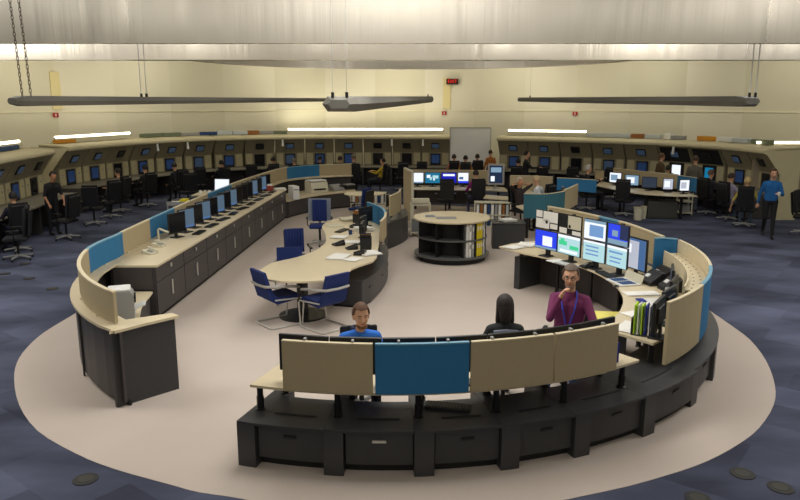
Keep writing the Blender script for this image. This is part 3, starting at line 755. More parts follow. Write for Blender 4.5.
# printer
t = thing('printer', 'grey and white laser printer on the low deck at the near left', 'printer', (-3.74, 9.02, .501), 20); t.scale = (.8, .8, .88)
bm = new(); profile(bm, [(-.22, 0), (.2, 0), (.22, .1), (.22, .38), (.17, .44), (-.18, .44), (-.22, .38)], -.2, .2); link('body', bm, M['plgrey'], t)
bm = new(); box(bm, (0, 0, .462), (.36, .36, .04), bev=.02); link('scanner_lid', bm, M['plwhite'], t, True)
bm = new(); box(bm, (-.02, .235, .3), (.3, .025, .09)); link('output_slot', bm, M['void'], t)
bm = new(); profile(bm, [(.22, .14), (.40, .2), (.40, .215), (.22, .16)], -.16, .14); link('paper_tray', bm, M['plwhite'], t)
bm = new(); box(bm, (.0, .226, .07), (.34, .012, .09)); link('cassette', bm, M['plwhite'], t)
papers('white sheets lying beside the printer on the low deck', (-3.62, 8.35, .501), 40, .3, .3, 10)
# ---- low deck that curves round the far end of the left counter
inA = smooth_path([(-3.28, 20.52), (-2.98, 21.25), (-2.55, 21.95), (-2.0, 22.5), (-1.45, 22.85)], 4)
outA = smooth_path([(-4.0, 20.52), (-3.85, 21.8), (-3.45, 22.75), (-2.9, 23.35), (-2.1, 23.85), (-1.6, 24.1)], 4)
t = thing('copier_deck', 'low curved dark cabinet with maple top beyond the far end of the left counter', 'cabinet', (0, 0, 0), 90)
bm = new(); prism(bm, inA + outA[::-1], .50, .525); link('deck_top', bm, M['maple'], t)
bm = new(); prism(bm, offset_path(inA, -.0) [0:1] + [(p[0] - .05, p[1] + .03) for p in inA[1:]] + outA[::-1], .05, .499); link('body', bm, M['blackbody'], t)
bm = new(); prism(bm, [(p[0] - .1, p[1] + .08) for p in inA] + outA[::-1], .004, .05); link('plinth', bm, M['plinth'], t)
bm = new(); box(bm, (-1.62, 22.72, .4), (.07, .03, .09), rot=R(30)); link('handle', bm, M['chrome'], t)
t = thing('computer_tower', 'white computer tower standing at the corner of the far low deck', 'computer', (-3.2, 21.0, .526), -60)
bm = new(); box(bm, (0, 0, .2), (.2, .42, .4), bev=.015); link('case', bm, M['plwhite'], t)
bm = new(); box(bm, (0, .212, .3), (.15, .01, .04)); link('drive', bm, M['plgrey'], t)
t = thing('copier', 'white desktop copier on the far low deck before the blue screen', 'copier', (-2.72, 22.65, .526), -55)
bm = new(); profile(bm, [(-.22, 0), (.24, 0), (.26, .14), (.2, .34), (-.22, .36)], -.3, .3); link('body', bm, M['plcream'], t)
bm = new(); box(bm, (0, -.01, .385), (.56, .42, .04), bev=.012); link('lid', bm, M['plwhite'], t)
bm = new(); box(bm, (0, .262, .12), (.42, .02, .05)); link('slot', bm, M['void'], t)
t = thing('fax_machine', 'small grey fax machine right of the copier on the far low deck', 'fax machine', (-2.1, 23.1, .526), -50)
bm = new(); profile(bm, [(-.17, 0), (.17, 0), (.17, .08), (-.1, .2), (-.17, .2)], -.2, .2); link('body', bm, M['plgrey'], t)
bm = new(); box(bm, (-.13, .04, .15), (.06, .24, .05), bev=.01); link('handset', bm, M['plblack'], t)
t = thing('disc_player', 'black device with pale lid at the right end of the far low deck', 'device', (-1.72, 23.5, .526), -50)
bm = new(); box(bm, (0, 0, .07), (.36, .3, .14), bev=.01); link('body', bm, M['plblack'], t)
bm = new(); box(bm, (0, 0, .16), (.34, .28, .03), bev=.01); link('lid', bm, M['plgrey'], t)

# ------------------------------------------------------------------ middle table
t = thing('meeting_table', 'kidney-shaped maple table that widens into a desk in the middle of the near island', 'table', (0, 0, 0), 90)
tp = smooth_path([(-2.24, 10.6), (-2.2, 10.95), (-2.1, 11.35), (-1.78, 11.75), (-1.52, 12.35), (-1.42, 13.1), (-1.52, 14.0), (-1.68, 14.9), (-1.55, 15.75), (-1.1, 16.35), (-.62, 16.6), (-.42, 16.2)], 4) + \
     [(-.42, 15.0), (-.42, 14.0), (-.40, 12.9), (-.40, 11.75)] + smooth_path([(-.46, 11.42), (-.76, 10.92), (-.80, 10.62), (-.95, 10.25), (-1.3, 10.08), (-1.75, 10.08), (-2.1, 10.3), (-2.24, 10.6)], 4)[:-1]
bm = new(); prism(bm, tp, .713, .74); link('tabletop', bm, M['maple'], t)
bm = new(); cyl(bm, (-1.55, 10.75), .38, .004, .03, 28); cyl(bm, (-1.55, 10.75), .09, .03, .712, 20); link('pedestal', bm, M['post'], t, True)
for x, y in ((-1.2, 13.2), (-1.25, 15.0)):
    bm = new(); cyl(bm, (x, y), .04, .004, .712, 12); link('leg', bm, M['post'], t, True)
t = thing('curved_base_cabinet', 'low black curved cabinet at the right side of the middle table', 'cabinet', (0, 0, 0), 90)
cb = [(-1.08, 11.26), (-.64, 11.14)] + smooth_path([(-.62, 11.15), (-.46, 11.6), (-.32, 12.3), (-.24, 13.0), (-.25, 13.7), (-.3, 14.3)], 4)
cbi = [(-.62, 14.3), (-.6, 13.0), (-.7, 12.2), (-1.02, 11.95)]
bm = new(); prism(bm, cb + cbi, .05, .45); link('body', bm, M['black'], t)
bm = new(); prism(bm, [(p[0] - .04, p[1] + .03) for p in cb] + [(-.58, 14.2), (-.56, 13), (-.66, 12.3), (-.98, 11.9)], .004, .05); link('plinth', bm, M['plinth'], t)
bm = new(); prism(bm, offset_path(cb, -.012)[0:-1] + cbi, .4505, .472); link('top', bm, M['black'], t)
for k in (5, 10, 15, 20):
    a = Vector(cb[k]); b = Vector(cb[k + 1]); d = (b - a).normalized(); bm = new(); box(bm, (a.x + d.y * .004, a.y - d.x * .004, .3), (.1, .014, .02), rot=math.atan2(d.y, d.x)); link('handle', bm, M['post'], t)
def free_panel(label, pts, m, z0, z1, group='fabric screens in the middle of the hall', cap='tanedge'):
    t = thing('partition_screen', label, 'partition screen', (0, 0, 0), 90, group)
    bm = new(); strip(bm, pts, 0, .035, z0, z1 - .015); link('panel', bm, M[m], t)
    bm = new(); strip(bm, pts, -.004, .039, z1 - .0145, z1); link('cap', bm, M[cap] if cap in M else MATS[cap], t)
    bm = new()
    for k in (1, len(pts) - 2): box(bm, (pts[k][0], pts[k][1], z0 - .02), (.05, .05, .05))
    link('bracket', bm, M['post'], t); return t
SP_ = smooth_path([(-.38, 13.05), (-.31, 13.6), (-.33, 14.3), (-.46, 15.0), (-.75, 15.7)], 4)
free_panel('small curved tan screen at the right edge of the middle table', SP_[:8][::-1], 'tan', .75, 1.16)
free_panel('small curved blue screen joined to the tan one at the middle table', SP_[7:][::-1], 'blue', .75, 1.16, cap='blue_trim')
# clutter of the middle table
TZ = .741
papers('white sheets on the middle table, stacked left', (-1.05, 11.75, TZ), 80, .3, .42, 5)
papers('white sheets on the middle table below the phones', (-.78, 11.55, TZ), 60, .22, .3, 4)
papers('white papers spread on the middle table beside the small curved screen', (-.55, 12.0, TZ), 30, .3, .35, 8)
papers('white sheet behind the two phones of the middle table', (-.85, 13.1, TZ), 90, .4, .24, 3)
phone('black desk phone, left one on the middle table', (-1.15, 12.8, TZ), 210)
phone('black desk phone, centre of the middle table', (-.88, 12.45, TZ), 200)
papers('cream sheets on the middle table left of the black keyboard', (-1.4, 14.9, TZ), 20, .3, .3, 3, 'plcream')
papers('white sheets beside the dark blue mug on the middle table', (-1.2, 13.6, TZ), 70, .3, .3, 5)
papers('tilted pile of white papers on the middle table between the monitors', (-.75, 14.3, TZ), 30, .3, .3, 20)
monitor('monitor', 'black monitor on the middle table nearest the binder rack', (-.72, 12.9, TZ), 175, .42, .32, .1, True, ('dim',))
phone('black desk phone beside the far black keyboard', (-.98, 14.75, TZ), 190)
phone('black desk phone nearest the front of the middle table papers', (-.7, 11.95, TZ), 170)
keyboard('black keyboard lengthwise on the far part of the middle table', (-1.2, 14.3, TZ), 160)
monitor('monitor', 'black monitor seen from the side on the middle table', (-.74, 13.6, TZ), 165, .42, .32, .1, True, ('dim',))
monitor('monitor', 'black monitor turned away at the far end of the middle table', (-.75, 14.9, TZ), 140, .42, .32, .1, True, ('dim',))
folder_stack('rack of dark binders on the middle table against the curved screen', (-.62, 12.5, TZ), 180, ['void', 'brown', 'void', 'dkblue'], h=.25)
folder_stack('rack of brown and white binders at the far part of the middle table', (-.9, 15.4, TZ), 150, ['brown', 'paper', 'tan', 'paper'], h=.26)
papers('cream papers heaped at the far tip of the middle table', (-1.15, 15.7, TZ), 20, .4, .36, 12, 'plcream')
mug('dark blue mug on the middle table', (-1.0, 13.9, TZ), 'dkblue')
# chairs at the table
visitor_chair('blue cantilever chair with chrome loop, left of the meeting table', (-1.84, 10.36, .004), 38)
visitor_chair('blue cantilever chair with chrome loop, on the near side of the meeting table', (-1.16, 10.16, .004), 135)
visitor_chair('blue cantilever chair pushed in at the far side of the meeting table', (-1.86, 11.55, .004), -80)
office_chair('blue swivel chair with tall back behind the meeting table', (-1.98, 13.1, .004), -70, 'blueseat', group='blue swivel chairs').scale = (.92, .92, .92)
office_chair('grey-backed blue swivel chair at the far part of the middle table', (-1.92, 16.5, .004), -85, 'blueseat', 'greyshell', group='blue swivel chairs', high=.02)
office_chair('dark blue chair beside the oval table', (-1.1, 19.3, .004), 150, 'blueseat', group='blue swivel chairs')

# second dark cabinet with tan panel, cream screen, trolley
t = thing('curved_base_cabinet', 'tall dark cabinet block between the middle table and the grey trolley', 'cabinet', (0, 0, 0), 90)
cc = smooth_path([(-.29, 15.95), (.05, 16.75), (.2, 17.45), (.15, 18.3)], 5); ci = [(-.3, 18.3), (-.35, 17.4), (-.66, 16.75), (-.62, 16.65)]
ci = [(-.3, 18.3), (-.34, 17.3), (-.38, 16.75)]
bm = new(); prism(bm, cc + ci, .004, .6); link('body', bm, M['black'], t)
bm = new(); prism(bm, offset_path(cc, -.01) + ci, .6005, .62); link('top', bm, M['black'], t)
free_panel('tan screen standing on the dark cabinet block', smooth_path([(-.26, 16.5), (-.06, 17.2), (.0, 17.9)], 4)[::-1], 'tan', .70, 1.2)
t = thing('partition_screen', 'tall cream freestanding screen left of the world map monitor', 'partition screen', (.24, 19.6, .004), 10, 'fabric screens in the middle of the hall')
bm = new(); bx(-.55, .55, -.03, .03, .12, 1.5, bm); link('panel', bm, M['tan'], t)
bm = new(); bx(-.59, -.55, -.035, .035, .02, 1.53, bm); bx(.55, .59, -.035, .035, .02, 1.53, bm); bx(-.59, .59, -.035, .035, 1.5, 1.54, bm); link('frame', bm, M['plcream'], t)
for s in (-1, 1): bm = new(); bx(s * .57 - .02, s * .57 + .02, -.2, .2, 0, .03, bm); link('foot', bm, M['plgrey'], t)
monitor('monitor', 'black monitor by the tan screen beside the cream freestanding screen', (-.32, 18.0, .621), 170, .4, .3, .12, True, ('dim',))
t = thing('trolley', 'pale grey metal trolley with handle standing left of the round shelf', 'trolley', (.52, 17.75, .004), -90)
for x in (-.24, .24):
    for y in (-.19, .19):
        bm = new(); box(bm, (x, y, .44), (.03, .03, .80)); link('leg', bm, M['plcream'], t)
        bm = new(); ell(bm, (x, y, .025), (.02, .03, .025), n=8); link('caster', bm, M['post'], t)
for z in (.12, .48, .82): bm = new(); box(bm, (0, 0, z), (.52, .42, .03)); link('shelf', bm, M['plcream'], t)
bm = new(); box(bm, (0, -.0, .30), (.46, .38, .3)); link('grey_box', bm, mat('mid_grey', s2l(120, 122, 122), .7), t)
bm = new(); tube(bm, [(-.22, .16, .83), (-.22, .16, .96), (.22, .16, .96), (.22, .16, .83)], .016, 8); box(bm, (0, 0, .9), (.46, .36, .1), bev=.02); link('handle', bm, M['plcream'], t)

# ------------------------------------------------------------------ round shelf
t = thing('round_shelf_unit', 'round dark shelf unit with maple top full of yellow and white binders', 'shelf unit', (1.13, 15.05, .004), 90); t.scale = (1, 1, 1.12)
RS = .82
bm = new(); lathe(bm, [(0, .79), (RS + .01, .79), (RS + .015, .80), (RS + .015, .815), (RS + .01, .822), (0, .822)], n=48); link('round_top', bm, M['maple'], t, True)
bm = new()
lathe(bm, [(0, .0), (RS - .08, .0), (RS - .08, .10), (0, .10)], n=40); link('base_plinth', bm, M['plinth'], t, True)
bm = new(); lathe(bm, [(0, .10), (RS, .10), (RS, .135), (0, .135)], n=40); link('bottom_disc', bm, mat('disc_grey', s2l(92, 92, 92), .4), t, True)
bm = new(); lathe(bm, [(0, .44), (RS - .05, .44), (RS - .05, .465), (0, .465)], n=40); link('middle_shelf', bm, MATS['disc_grey'], t, True)
bm = new(); cyl(bm, (0, 0), .47, .136, .439, 32); cyl(bm, (0, 0), .47, .466, .789, 32); link('core', bm, M['plinth'], t, True)
for a in (-165, -120, -75, -51.5, -18.8, 15, 60, 110, 150):
    for z0, z1 in ((.1365, .4385), (.4665, .7885)):
        bm = new(); box(bm, (.61 * math.cos(R(a)), .61 * math.sin(R(a)), (z0 + z1) / 2), (.28, .02, z1 - z0), rot=R(a)); link('divider', bm, M['plinth'], t)
bm = new(); sector_pts = [(.75 * math.cos(R(a)), .75 * math.sin(R(a))) for a in range(-168, -52, 6)] + [(.74 * math.cos(R(a)), .74 * math.sin(R(a))) for a in range(-54, -169, -6)]
bl = [('plwhite', -68), ('paper', -62.5), ('plgrey', -57), ('yellow', -46.5), ('yellow', -41), ('yellow', -35.5), ('plgrey', -30), ('paper', -24.5), ('dkblue', -13), ('paper', -7)]
bcount = 0
for z0, nm in ((.137, 'lower'), (.467, 'upper')):
    for k, (c, a) in enumerate(bl):
        cn = {'plwhite': 'white', 'paper': 'white', 'yellow': 'yellow', 'dkblue': 'dark blue', 'plgrey': 'grey'}[c]
        o = thing('ring_binder', '%s binder on the %s tier of the round shelf unit, %s from the left' % (cn, nm, ORD[k]), 'binder', (1.13 + .625 * math.cos(R(a)), 15.05 + .625 * math.sin(R(a)), z0 * 1.12 + .0055), a, 'binders in the round shelf unit'); o.scale = (1, 1, 1.14)
        bm = new(); box(bm, (0, 0, .142), (.052, .24, .284)); link('cover', bm, M[c], o)
        bm = new(); box(bm, (0, .1215, .2), (.03, .003, .08)); link('spine_label', bm, M['paper'] if c != 'paper' else M['plgrey'], o)
papers('pale sheet and leaflet lying on the round shelf top, centre', (1.0, 14.85, .926), 90, .42, .3, 2, 'plgrey')
papers('pale pink-grey leaflet on the round shelf top', (.66, 15.1, .926), 95, .2, .26, 2, 'greyshell')
# ------------------------------------------------------------------ wall consoles
RUN_A = [(-9.35, 14.2), (-9.65, 17.2), (-10.0, 20.4)]
RUN_B = smooth_path([(-10.2, 21.7), (-9.85, 23.6), (-9.1, 25.9), (-7.7, 27.8), (-5.9, 28.9), (-4.0, 29.4), (-1, 29.6), (2.05, 29.3)], 5)
RUN_C = smooth_path([(3.85, 28.2), (5.5, 27.4), (7.3, 26.3), (9.0, 24.9), (10.1, 23.2), (10.55, 21.5), (10.55, 20.35)], 5)
def console_unit(w, label, loc, ang, kind=0):
    """Local +Y faces the operator, the hood lip is at y=0, the wall side is negative."""
    t = thing('wall_console', label, 'control console', loc, ang, 'beige control consoles along the wall'); t.scale = (1, 1, 1.035)
    h = w / 2 - .012
    bm = new()
    profile(bm, [(-.42, .04), (-.42, .78), (-.42, 1.30), (-.06, 1.86), (-.16, 1.93), (-1.0, 2.0), (-1.0, .04)], -h, h)
    link('housing', bm, M['console'], t)
    bm = new(); n = 8
    pr = [(0.03, 1.84), (.05, 1.88), (.04, 1.93), (-.02, 1.97), (-.3, 2.0), (-1.02, 2.03), (-1.02, 2.005), (-.3, 1.955), (-.06, 1.88), (-.04, 1.865)]
    profile(bm, pr, -w / 2 - .001, w / 2 + .001); link('hood', bm, M['hood'], t)
    bm = new(); bx(-h, h, -.419, .52, .72, .76, bm); link('desktop', bm, mat('console_desk_grey', s2l(128, 122, 106), .6), t)
    bm = new(); bx(-h, -h + .05, -.419, .4, .02, .719, bm); bx(h - .05, h, -.419, .4, .02, .719, bm); bx(-h + .05, h - .05, -.419, -.35, .02, .719, bm); link('leg_panel', bm, M['blackbody'], t)
    for s in (-1, 1):
        bm = new(); bx(s * (w * .24), s * (h - .04), -.419, -.4, .80, 1.27, bm); f = link('side_panel', bm, M['console2'], t)
        bm = new(); tube(bm, [(s * (w * .36), -.401, 1.1), (s * (w * .36), -.38, 1.1)], .02, 8); link('lock', bm, M['plgrey'], f)
    # recesses with screens
    scr = {0: 'cblue', 1: 'off', 2: 'dim', 3: 'white'}[kind % 4]
    bm = new()
    if kind >= 4:
        bx(-h + .06, h - .06, -.43, -.405, .8, 1.28, bm)
        profile(bm, [(-.40, 1.33), (-.10, 1.79), (-.085, 1.78), (-.385, 1.32)], -h + .06, h - .06)
    else: bx(-.21, .21, -.419, -.395, .78, 1.25, bm)
    link('recess', bm, M['void'], t)
    bm = new(); bx(-.165, .165, -.394, -.385, .86, 1.2, bm); link('screen', bm, E_[scr if kind < 4 else ['white', 'tealmap'][kind % 2]], t)
    d = Vector((.36, .56)).normalized()
    def onslope(s): return (-.42 + d.x * s, 1.30 + d.y * s)
    bm = new(); a = onslope(.2); b = onslope(.46); nn_ = (.028, -.018)
    profile(bm, [a, b, (b[0] + nn_[0], b[1] + nn_[1]), (a[0] + nn_[0], a[1] + nn_[1])], -.17, .17); link('upper_frame', bm, M['plblack'], t)
    a = onslope(.23); b = onslope(.43); bm = new()
    profile(bm, [(a[0] + .02, a[1] - .015), (b[0] + .02, b[1] - .015), (b[0] + .033, b[1] - .022), (a[0] + .033, a[1] - .022)], -.14, .14); link('upper_screen', bm, E_['off' if kind in (1, 5) else 'dim'], t)
    return t
protos = {}
CONS = []
def run(path, names, kinds, step=1.17):
    q = resample(path, step)
    for i in range(len(q) - 1):
        a, b = Vector(q[i]), Vector(q[i + 1]); m = (a + b) / 2; d = (b - a)
        ang = math.degrees(math.atan2(d.y, d.x)) - 90
        w = round(d.length, 2); k = kinds[i % len(kinds)]
        l = names(i, len(q) - 1)
        key = (w, k)
        if key in protos: t = dup(protos[key], (m.x, m.y, 0), ang, l)
        else: protos[key] = t = console_unit(w, l, (m.x, m.y, 0), ang, k)
        CONS.append((m.x, m.y, ang))
run(RUN_A[::1], lambda i, n: 'beige wall console in the near left block, %s from its far end' % ORD[n - 1 - i], [0, 1, 2])
run(RUN_B, lambda i, n: 'beige wall console in the long back row, %s bay %s' % ((ORD[i], 'from its left end') if i < 9 else (ORD[n - 1 - i], 'left of the whiteboard')), [0, 0, 1, 0, 0, 2, 0, 1, 2, 0, 0, 1, 1, 0, 0, 2])
run(RUN_C, lambda i, n: 'beige wall console right of the whiteboard, %s bay from the whiteboard' % ORD[i], [0, 0, 1, 2, 0, 4, 5, 0, 1, 0, 2])
# end panels of the blocks
for (x, y), an_, l in [((-10.05, 20.47), -5, 'beige side panel closing the near left console block'), ((-10.25, 21.62), 8, 'beige side panel at the left end of the long back console row'), ((10.55, 20.28), 180, 'beige side panel at the near right end of the console row')]:
    o = thing('end_panel', l, 'panel', (x, y, 0), an_, 'console end panels')
    bm = new(); profile(bm, [(-.45, 0), (-.45, 1.3), (-.02, 1.88), (0.05, 1.92), (0.0, 1.99), (-1.0, 2.05), (-1.0, 0)], -.03, .03); link('panel', bm, M['hood'], o)
# the grey-beige partition behind the man in blue, with another hood above it
t = thing('partition_wall', 'plain grey-beige partition behind the man in blue at the right', 'partition', (12.4, 21.4, 0), -90)
bm = new(); bx(-1.65, 1.65, -.05, .05, 0, 1.8, bm); link('board', bm, mat('grey_beige_board', s2l(150, 138, 116), .8), t)
bm = new(); profile(bm, [(.1, 1.80), (.1, 1.95), (-.8, 2.05), (-.8, 1.80)], -1.65, 1.65); link('hood', bm, M['hood'], t)
t = thing('wall_console', 'slanted cream console hood at the right edge of the photo, above the partition', 'control console', (10.75, 17.9, 0), 188)
t['group'] = 'beige control consoles along the wall'
bpy.data.objects.remove(t)

# fluorescent lamps and boxes on the consoles
def along(path, f, off): 
    q = resample(path, .1); k = min(len(q) - 2, int(f * (len(q) - 1))); a, b = Vector(q[k]), Vector(q[k + 1]); d = (b - a).normalized(); n_ = Vector((-d.y, d.x))
    return a + n_ * off, math.degrees(math.atan2(d.y, d.x))
def lamp(path, f0, f1, l):
    p0, _ = along(path, f0, .85); p1, _ = along(path, f1, .85); mid = (p0 + p1) / 2; d = p1 - p0
    t = thing('fluorescent_lamp', l, 'lamp', (mid.x, mid.y, 2.102), math.degrees(math.atan2(d.y, d.x)) + 90, 'fluorescent lamps on the console hoods')
    L = d.length
    bm = new(); profile(bm, [(.16, 0), (.16, .06), (-.1, .13), (-.1, 0)], -L / 2, L / 2); link('tray', bm, M['plcream'], t)
    bm = new(); tube(bm, [(-L / 2 + .03, 0, .19), (L / 2 - .03, 0, .19)], .04, 8); link('tube', bm, E_['lampw'], t, True)
    for x in (-L / 2 + .02, 0, L / 2 - .02): bm = new(); box(bm, (x, 0, .14), (.03, .05, .08)); link('holder', bm, M['plgrey'], t)
    area('lamp_light', (mid.x, mid.y, 2.42), L, 11 * L, (1, .95, .82), (PI, 0, math.atan2(d.y, d.x)), .25)
lamp(RUN_A, .55, .97, 'fluorescent lamp on the near left console block')
lamp(RUN_B, .04, .25, 'fluorescent lamp at the left end of the back console row')
lamp(RUN_B, .605, .985, 'long fluorescent lamp in the middle of the back console row, left of the whiteboard')
lamp(RUN_C, .02, .3, 'fluorescent lamp just right of the whiteboard')
t0 = (12.4, 21.2)
t = thing('fluorescent_lamp', 'fluorescent lamp above the partition at the right edge', 'lamp', (12.4, 21.9, 2.055), -90, 'fluorescent lamps on the console hoods')
bm = new(); bx(-1.4, 1.4, -.1, .1, 0, .05, bm); link('tray', bm, M['plcream'], t)
bm = new(); tube(bm, [(-1.35, 0, .11), (1.35, 0, .11)], .035, 8); link('tube', bm, E_['lampw'], t, True)
bi = 0
def boxes(path, items, where):
    for f, L, h, m, cn in items:
        p, an_ = along(path, f, .78)
        o = thing('storage_box', '%s flat box on the console hood %s' % (cn, where), 'box', (p.x, p.y, 2.104), an_ + 90, 'boxes and files lying on the console hoods')
        bm = new(); box(bm, (0, 0, h / 2), (L, .22, h), bev=.008); link('carton', bm, M[m], o)
        bm = new(); box(bm, (0, -.0, h + .006), (L * .96, .2, .012)); link('lid', bm, M[m], o)
boxes(RUN_A, [(.3, 1.2, .09, 'paper', 'white'), (.75, 1.9, .10, 'dkblue', 'dark blue'), (.2, .9, .14, 'orange', 'orange')], 'at far left')
boxes(RUN_B, [(.06, .9, .10, 'orange', 'orange'), (.30, .9, .13, 'greenbox', 'grey-green'), (.345, .8, .13, 'greenbox', 'olive grey'), (.385, .9, .10, 'plgrey', 'long grey'), (.43, .7, .12, 'dkblue', 'dark blue'), (.465, .6, .16, 'lightgrey', 'pale blue-white'),
              (.50, .6, .13, 'lightgrey', 'light grey'), (.53, .5, .14, 'brown', 'brown'), (.56, .7, .12, 'plgrey', 'mid grey'), (.59, .6, .12, 'greenbox', 'dull green')], 'of the long back row')
boxes(RUN_C, [(.33, .6, .13, 'lightgrey', 'light grey'), (.38, .7, .13, 'lightgrey', 'wide pale grey'), (.43, .7, .13, 'lightgrey', 'whitish'), (.475, .5, .14, 'brown', 'brown'), (.52, .6, .13, 'lightgrey', 'pale'), (.56, .25, .19, 'paper', 'small white'), (.59, .6, .12, 'plgrey', 'grey'),
              (.68, .6, .14, 'orange', 'orange-brown'), (.74, .6, .14, 'plwhite', 'white and grey'), (.80, .7, .14, 'lightgrey', 'silver grey'), (.87, .8, .13, 'greenbox', 'dark green-grey')], 'right of the whiteboard')

for br_, l in [(-.345, 'small white task lamp under the hood of the back left consoles, left one'), (-.302, 'small white task lamp under the hood of the back left consoles, right one'), (-.166, 'small white task lamp above the far blue screen'), (-.011, 'small white task lamp above the yellow shirted man'), (.032, 'small white task lamp left of the whiteboard'), (.39, 'white task lamp between the open console bays at right')]:
    q = resample(RUN_B if br_ < .1 else RUN_C, .05); k = min(range(1, len(q) - 1), key=lambda k: abs(q[k][0] / q[k][1] - br_)); a, b = Vector(q[k]), Vector(q[k + 1]); d = (b - a).normalized(); n_ = Vector((d.y, -d.x)); c = a + n_ * .1
    o = thing('task_lamp', l, 'lamp', (c.x, c.y, 1.64), math.degrees(math.atan2(n_.y, n_.x)), 'small white task lamps of the consoles')
    bm = new(); tube(bm, [(0, 0, 0), (0, -.02, .26)], [.05, .035], 10); link('lamp_shade', bm, M['plwhite'], o)
    bm = new(); tube(bm, [(0, -.02, .26), (0, -.05, .36)], .01, 6); link('lamp_arm', bm, M['plgrey'], o)
# whiteboard
t = thing('whiteboard', 'large white whiteboard standing in the gap of the back console row', 'whiteboard', (2.93, 29.5, 0), -90)
bm = new(); bx(-.83, .83, -.02, .02, .95, 2.36, bm); link('board', bm, mat('whiteboard_surface', s2l(240, 240, 236), .4), t)
bm = new(); bx(-.86, .86, -.03, .03, .92, .95, bm); bx(-.86, .86, -.03, .03, 2.36, 2.39, bm); bx(-.86, -.83, -.03, .03, .92, 2.39, bm); bx(.83, .86, -.03, .03, .92, 2.39, bm); link('frame', bm, M['plgrey'], t)
bm = new(); bx(-.8, -.76, -.02, .02, 0.02, .92, bm); bx(.76, .8, -.02, .02, 0.02, .92, bm); bx(-.82, -.74, -.25, .25, 0, .03, bm); bx(.74, .82, -.25, .25, 0, .03, bm); link('stand', bm, M['plgrey'], t)

# ------------------------------------------------------------------ second island (behind)
def desk(label, poly, z=.74, legs=(), m='maple', back=None):
    t = thing('desk', label, 'desk', (0, 0, 0), 90)
    bm = new(); prism(bm, poly, z - .027, z); link('worktop', bm, M[m], t)
    for (x, y) in legs: bm = new(); cyl(bm, (x, y), .04, .004, z - .028, 10); link('leg', bm, M['post'], t)
    if back:
        bm = new(); strip(bm, back, 0, .03, .15, z - .03); link('modesty_panel', bm, M['blackbody'], t)
    return t
desk('long maple desk under the four bright monitors of the second island', [(.35, 21.7), (2.5, 21.5), (3.3, 21.2), (3.3, 22.2), (2.4, 22.7), (.35, 22.8)], legs=[(.5, 22.5), (1.6, 22.5), (3.1, 22)], back=[(2.5, 22.6), (.4, 22.7)])
free_panel('long cream screen behind the four bright monitors', [(3.2, 22.75), (2.2, 22.95), (1.2, 23.05), (.35, 23.1)], 'tan', .78, 1.22)
isl = [('monitor with white picture, leftmost of the four bright ones', ('white', 'ltblue'), [(0, 0, 1, .12, 1)], .40), ('wide monitor with pale world map on teal', ('tealmap', 'white', 'aqua'), [(.1, .5, .35, .8, 1), (.3, .3, .45, .6, 2), (.5, .45, .9, .75, 2), (.55, .25, .65, .45, 1)], .50),
       ('monitor with deep blue picture and white bar, third of the four bright ones', ('deep', 'white'), [(.1, .68, .9, .88, 1)], .50), ('monitor with white windows on blue, rightmost of the four bright ones', ('white', 'bluew', 'slate'), [(0, 0, 1, .2, 1), (.1, .35, .5, .6, 2)], .36)]
for (l, s_, r_, w), x in zip(isl, (.56, 1.04, 1.56, 2.02)):
    monitor('monitor', l, (x, 22.35, .741), -93, w, .36, .1, True, s_, r_, group='bright monitors of the second island')
keyboard('pale keyboard under the world map monitor', (1.0, 21.9, .741), -90, 'plcream')
t = monitor('monitor', 'large grey framed portrait monitor at the right end of the second island desk', (2.98, 21.75, .741), -95, .52, .66, .12, True, ('cblue', 'white', 'ltblue'), [(.1, .1, .4, .4, 1), (.1, .62, .9, .9, 2)], case='silver', frame=.06)
keyboard('pale keyboard before the portrait monitor', (2.95, 21.4, .741), -90, 'plcream')
t = thing('printer', 'cream desktop printer right of the portrait monitor', 'printer', (3.6, 21.4, .741), -95)
bm = new(); profile(bm, [(-.2, 0), (.2, 0), (.2, .2), (.12, .28), (-.2, .28)], -.2, .2); link('body', bm, M['plcream'], t)
bm = new(); box(bm, (0, .19, .12), (.3, .04, .06)); link('slot', bm, M['void'], t)
desk('cream desk with shelf right of the portrait monitor', [(3.35, 20.9), (4.2, 20.6), (4.4, 21.6), (3.4, 22.0)], legs=[(3.5, 21.1), (4.1, 20.9), (4.2, 21.4)])
desk('narrow maple desk before the seated man with raised arms', [(2.35, 19.6), (3.1, 19.2), (3.3, 19.8), (2.5, 20.3)], legs=[(2.5, 19.8), (3.05, 19.4)])
t = thing('bookcase', 'low cream shelf with white and brown files behind the round shelf unit', 'bookcase', (2.55, 19.15, .004), -95)
bm = new(); bx(-.5, .5, -.15, .15, 0, .03, bm); bx(-.5, .5, -.15, .15, .32, .35, bm); bx(-.5, .5, -.15, .15, .66, .69, bm); bx(-.5, -.47, -.15, .15, .03, .66, bm); bx(.47, .5, -.15, .15, .03, .66, bm); bx(-.47, .47, -.15, -.13, .03, .66, bm); link('case', bm, M['plcream'], t)
k = 0
for z in (.031, .351):
    for x in range(9):
        c = ['paper', 'brown', 'paper', 'dkblue', 'paper', 'plgrey', 'paper', 'brown', 'lightgrey'][x]
        cn = {'paper': 'white', 'brown': 'brown', 'dkblue': 'blue', 'plgrey': 'grey', 'lightgrey': 'pale grey'}[c]
        p = Vector((2.55, 19.15, .004)); th = R(-95 - 90); xx = .40 - x * .1
        o = thing('file_binder', '%s file in the low cream shelf, %s tier, %s from the left' % (cn, 'upper' if z > .2 else 'lower', ORD[x]), 'binder', (p.x + xx * math.cos(th), p.y + xx * math.sin(th), z + .005), -95, 'files in the low cream shelf')
        bm = new(); box(bm, (0, 0, .135), (.07, .22, .27)); link('cover', bm, M[c], o)
t = thing('waste_bin', 'dark bin with papers right of the low cream shelf', 'bin', (2.75, 17.6, .004), 90)
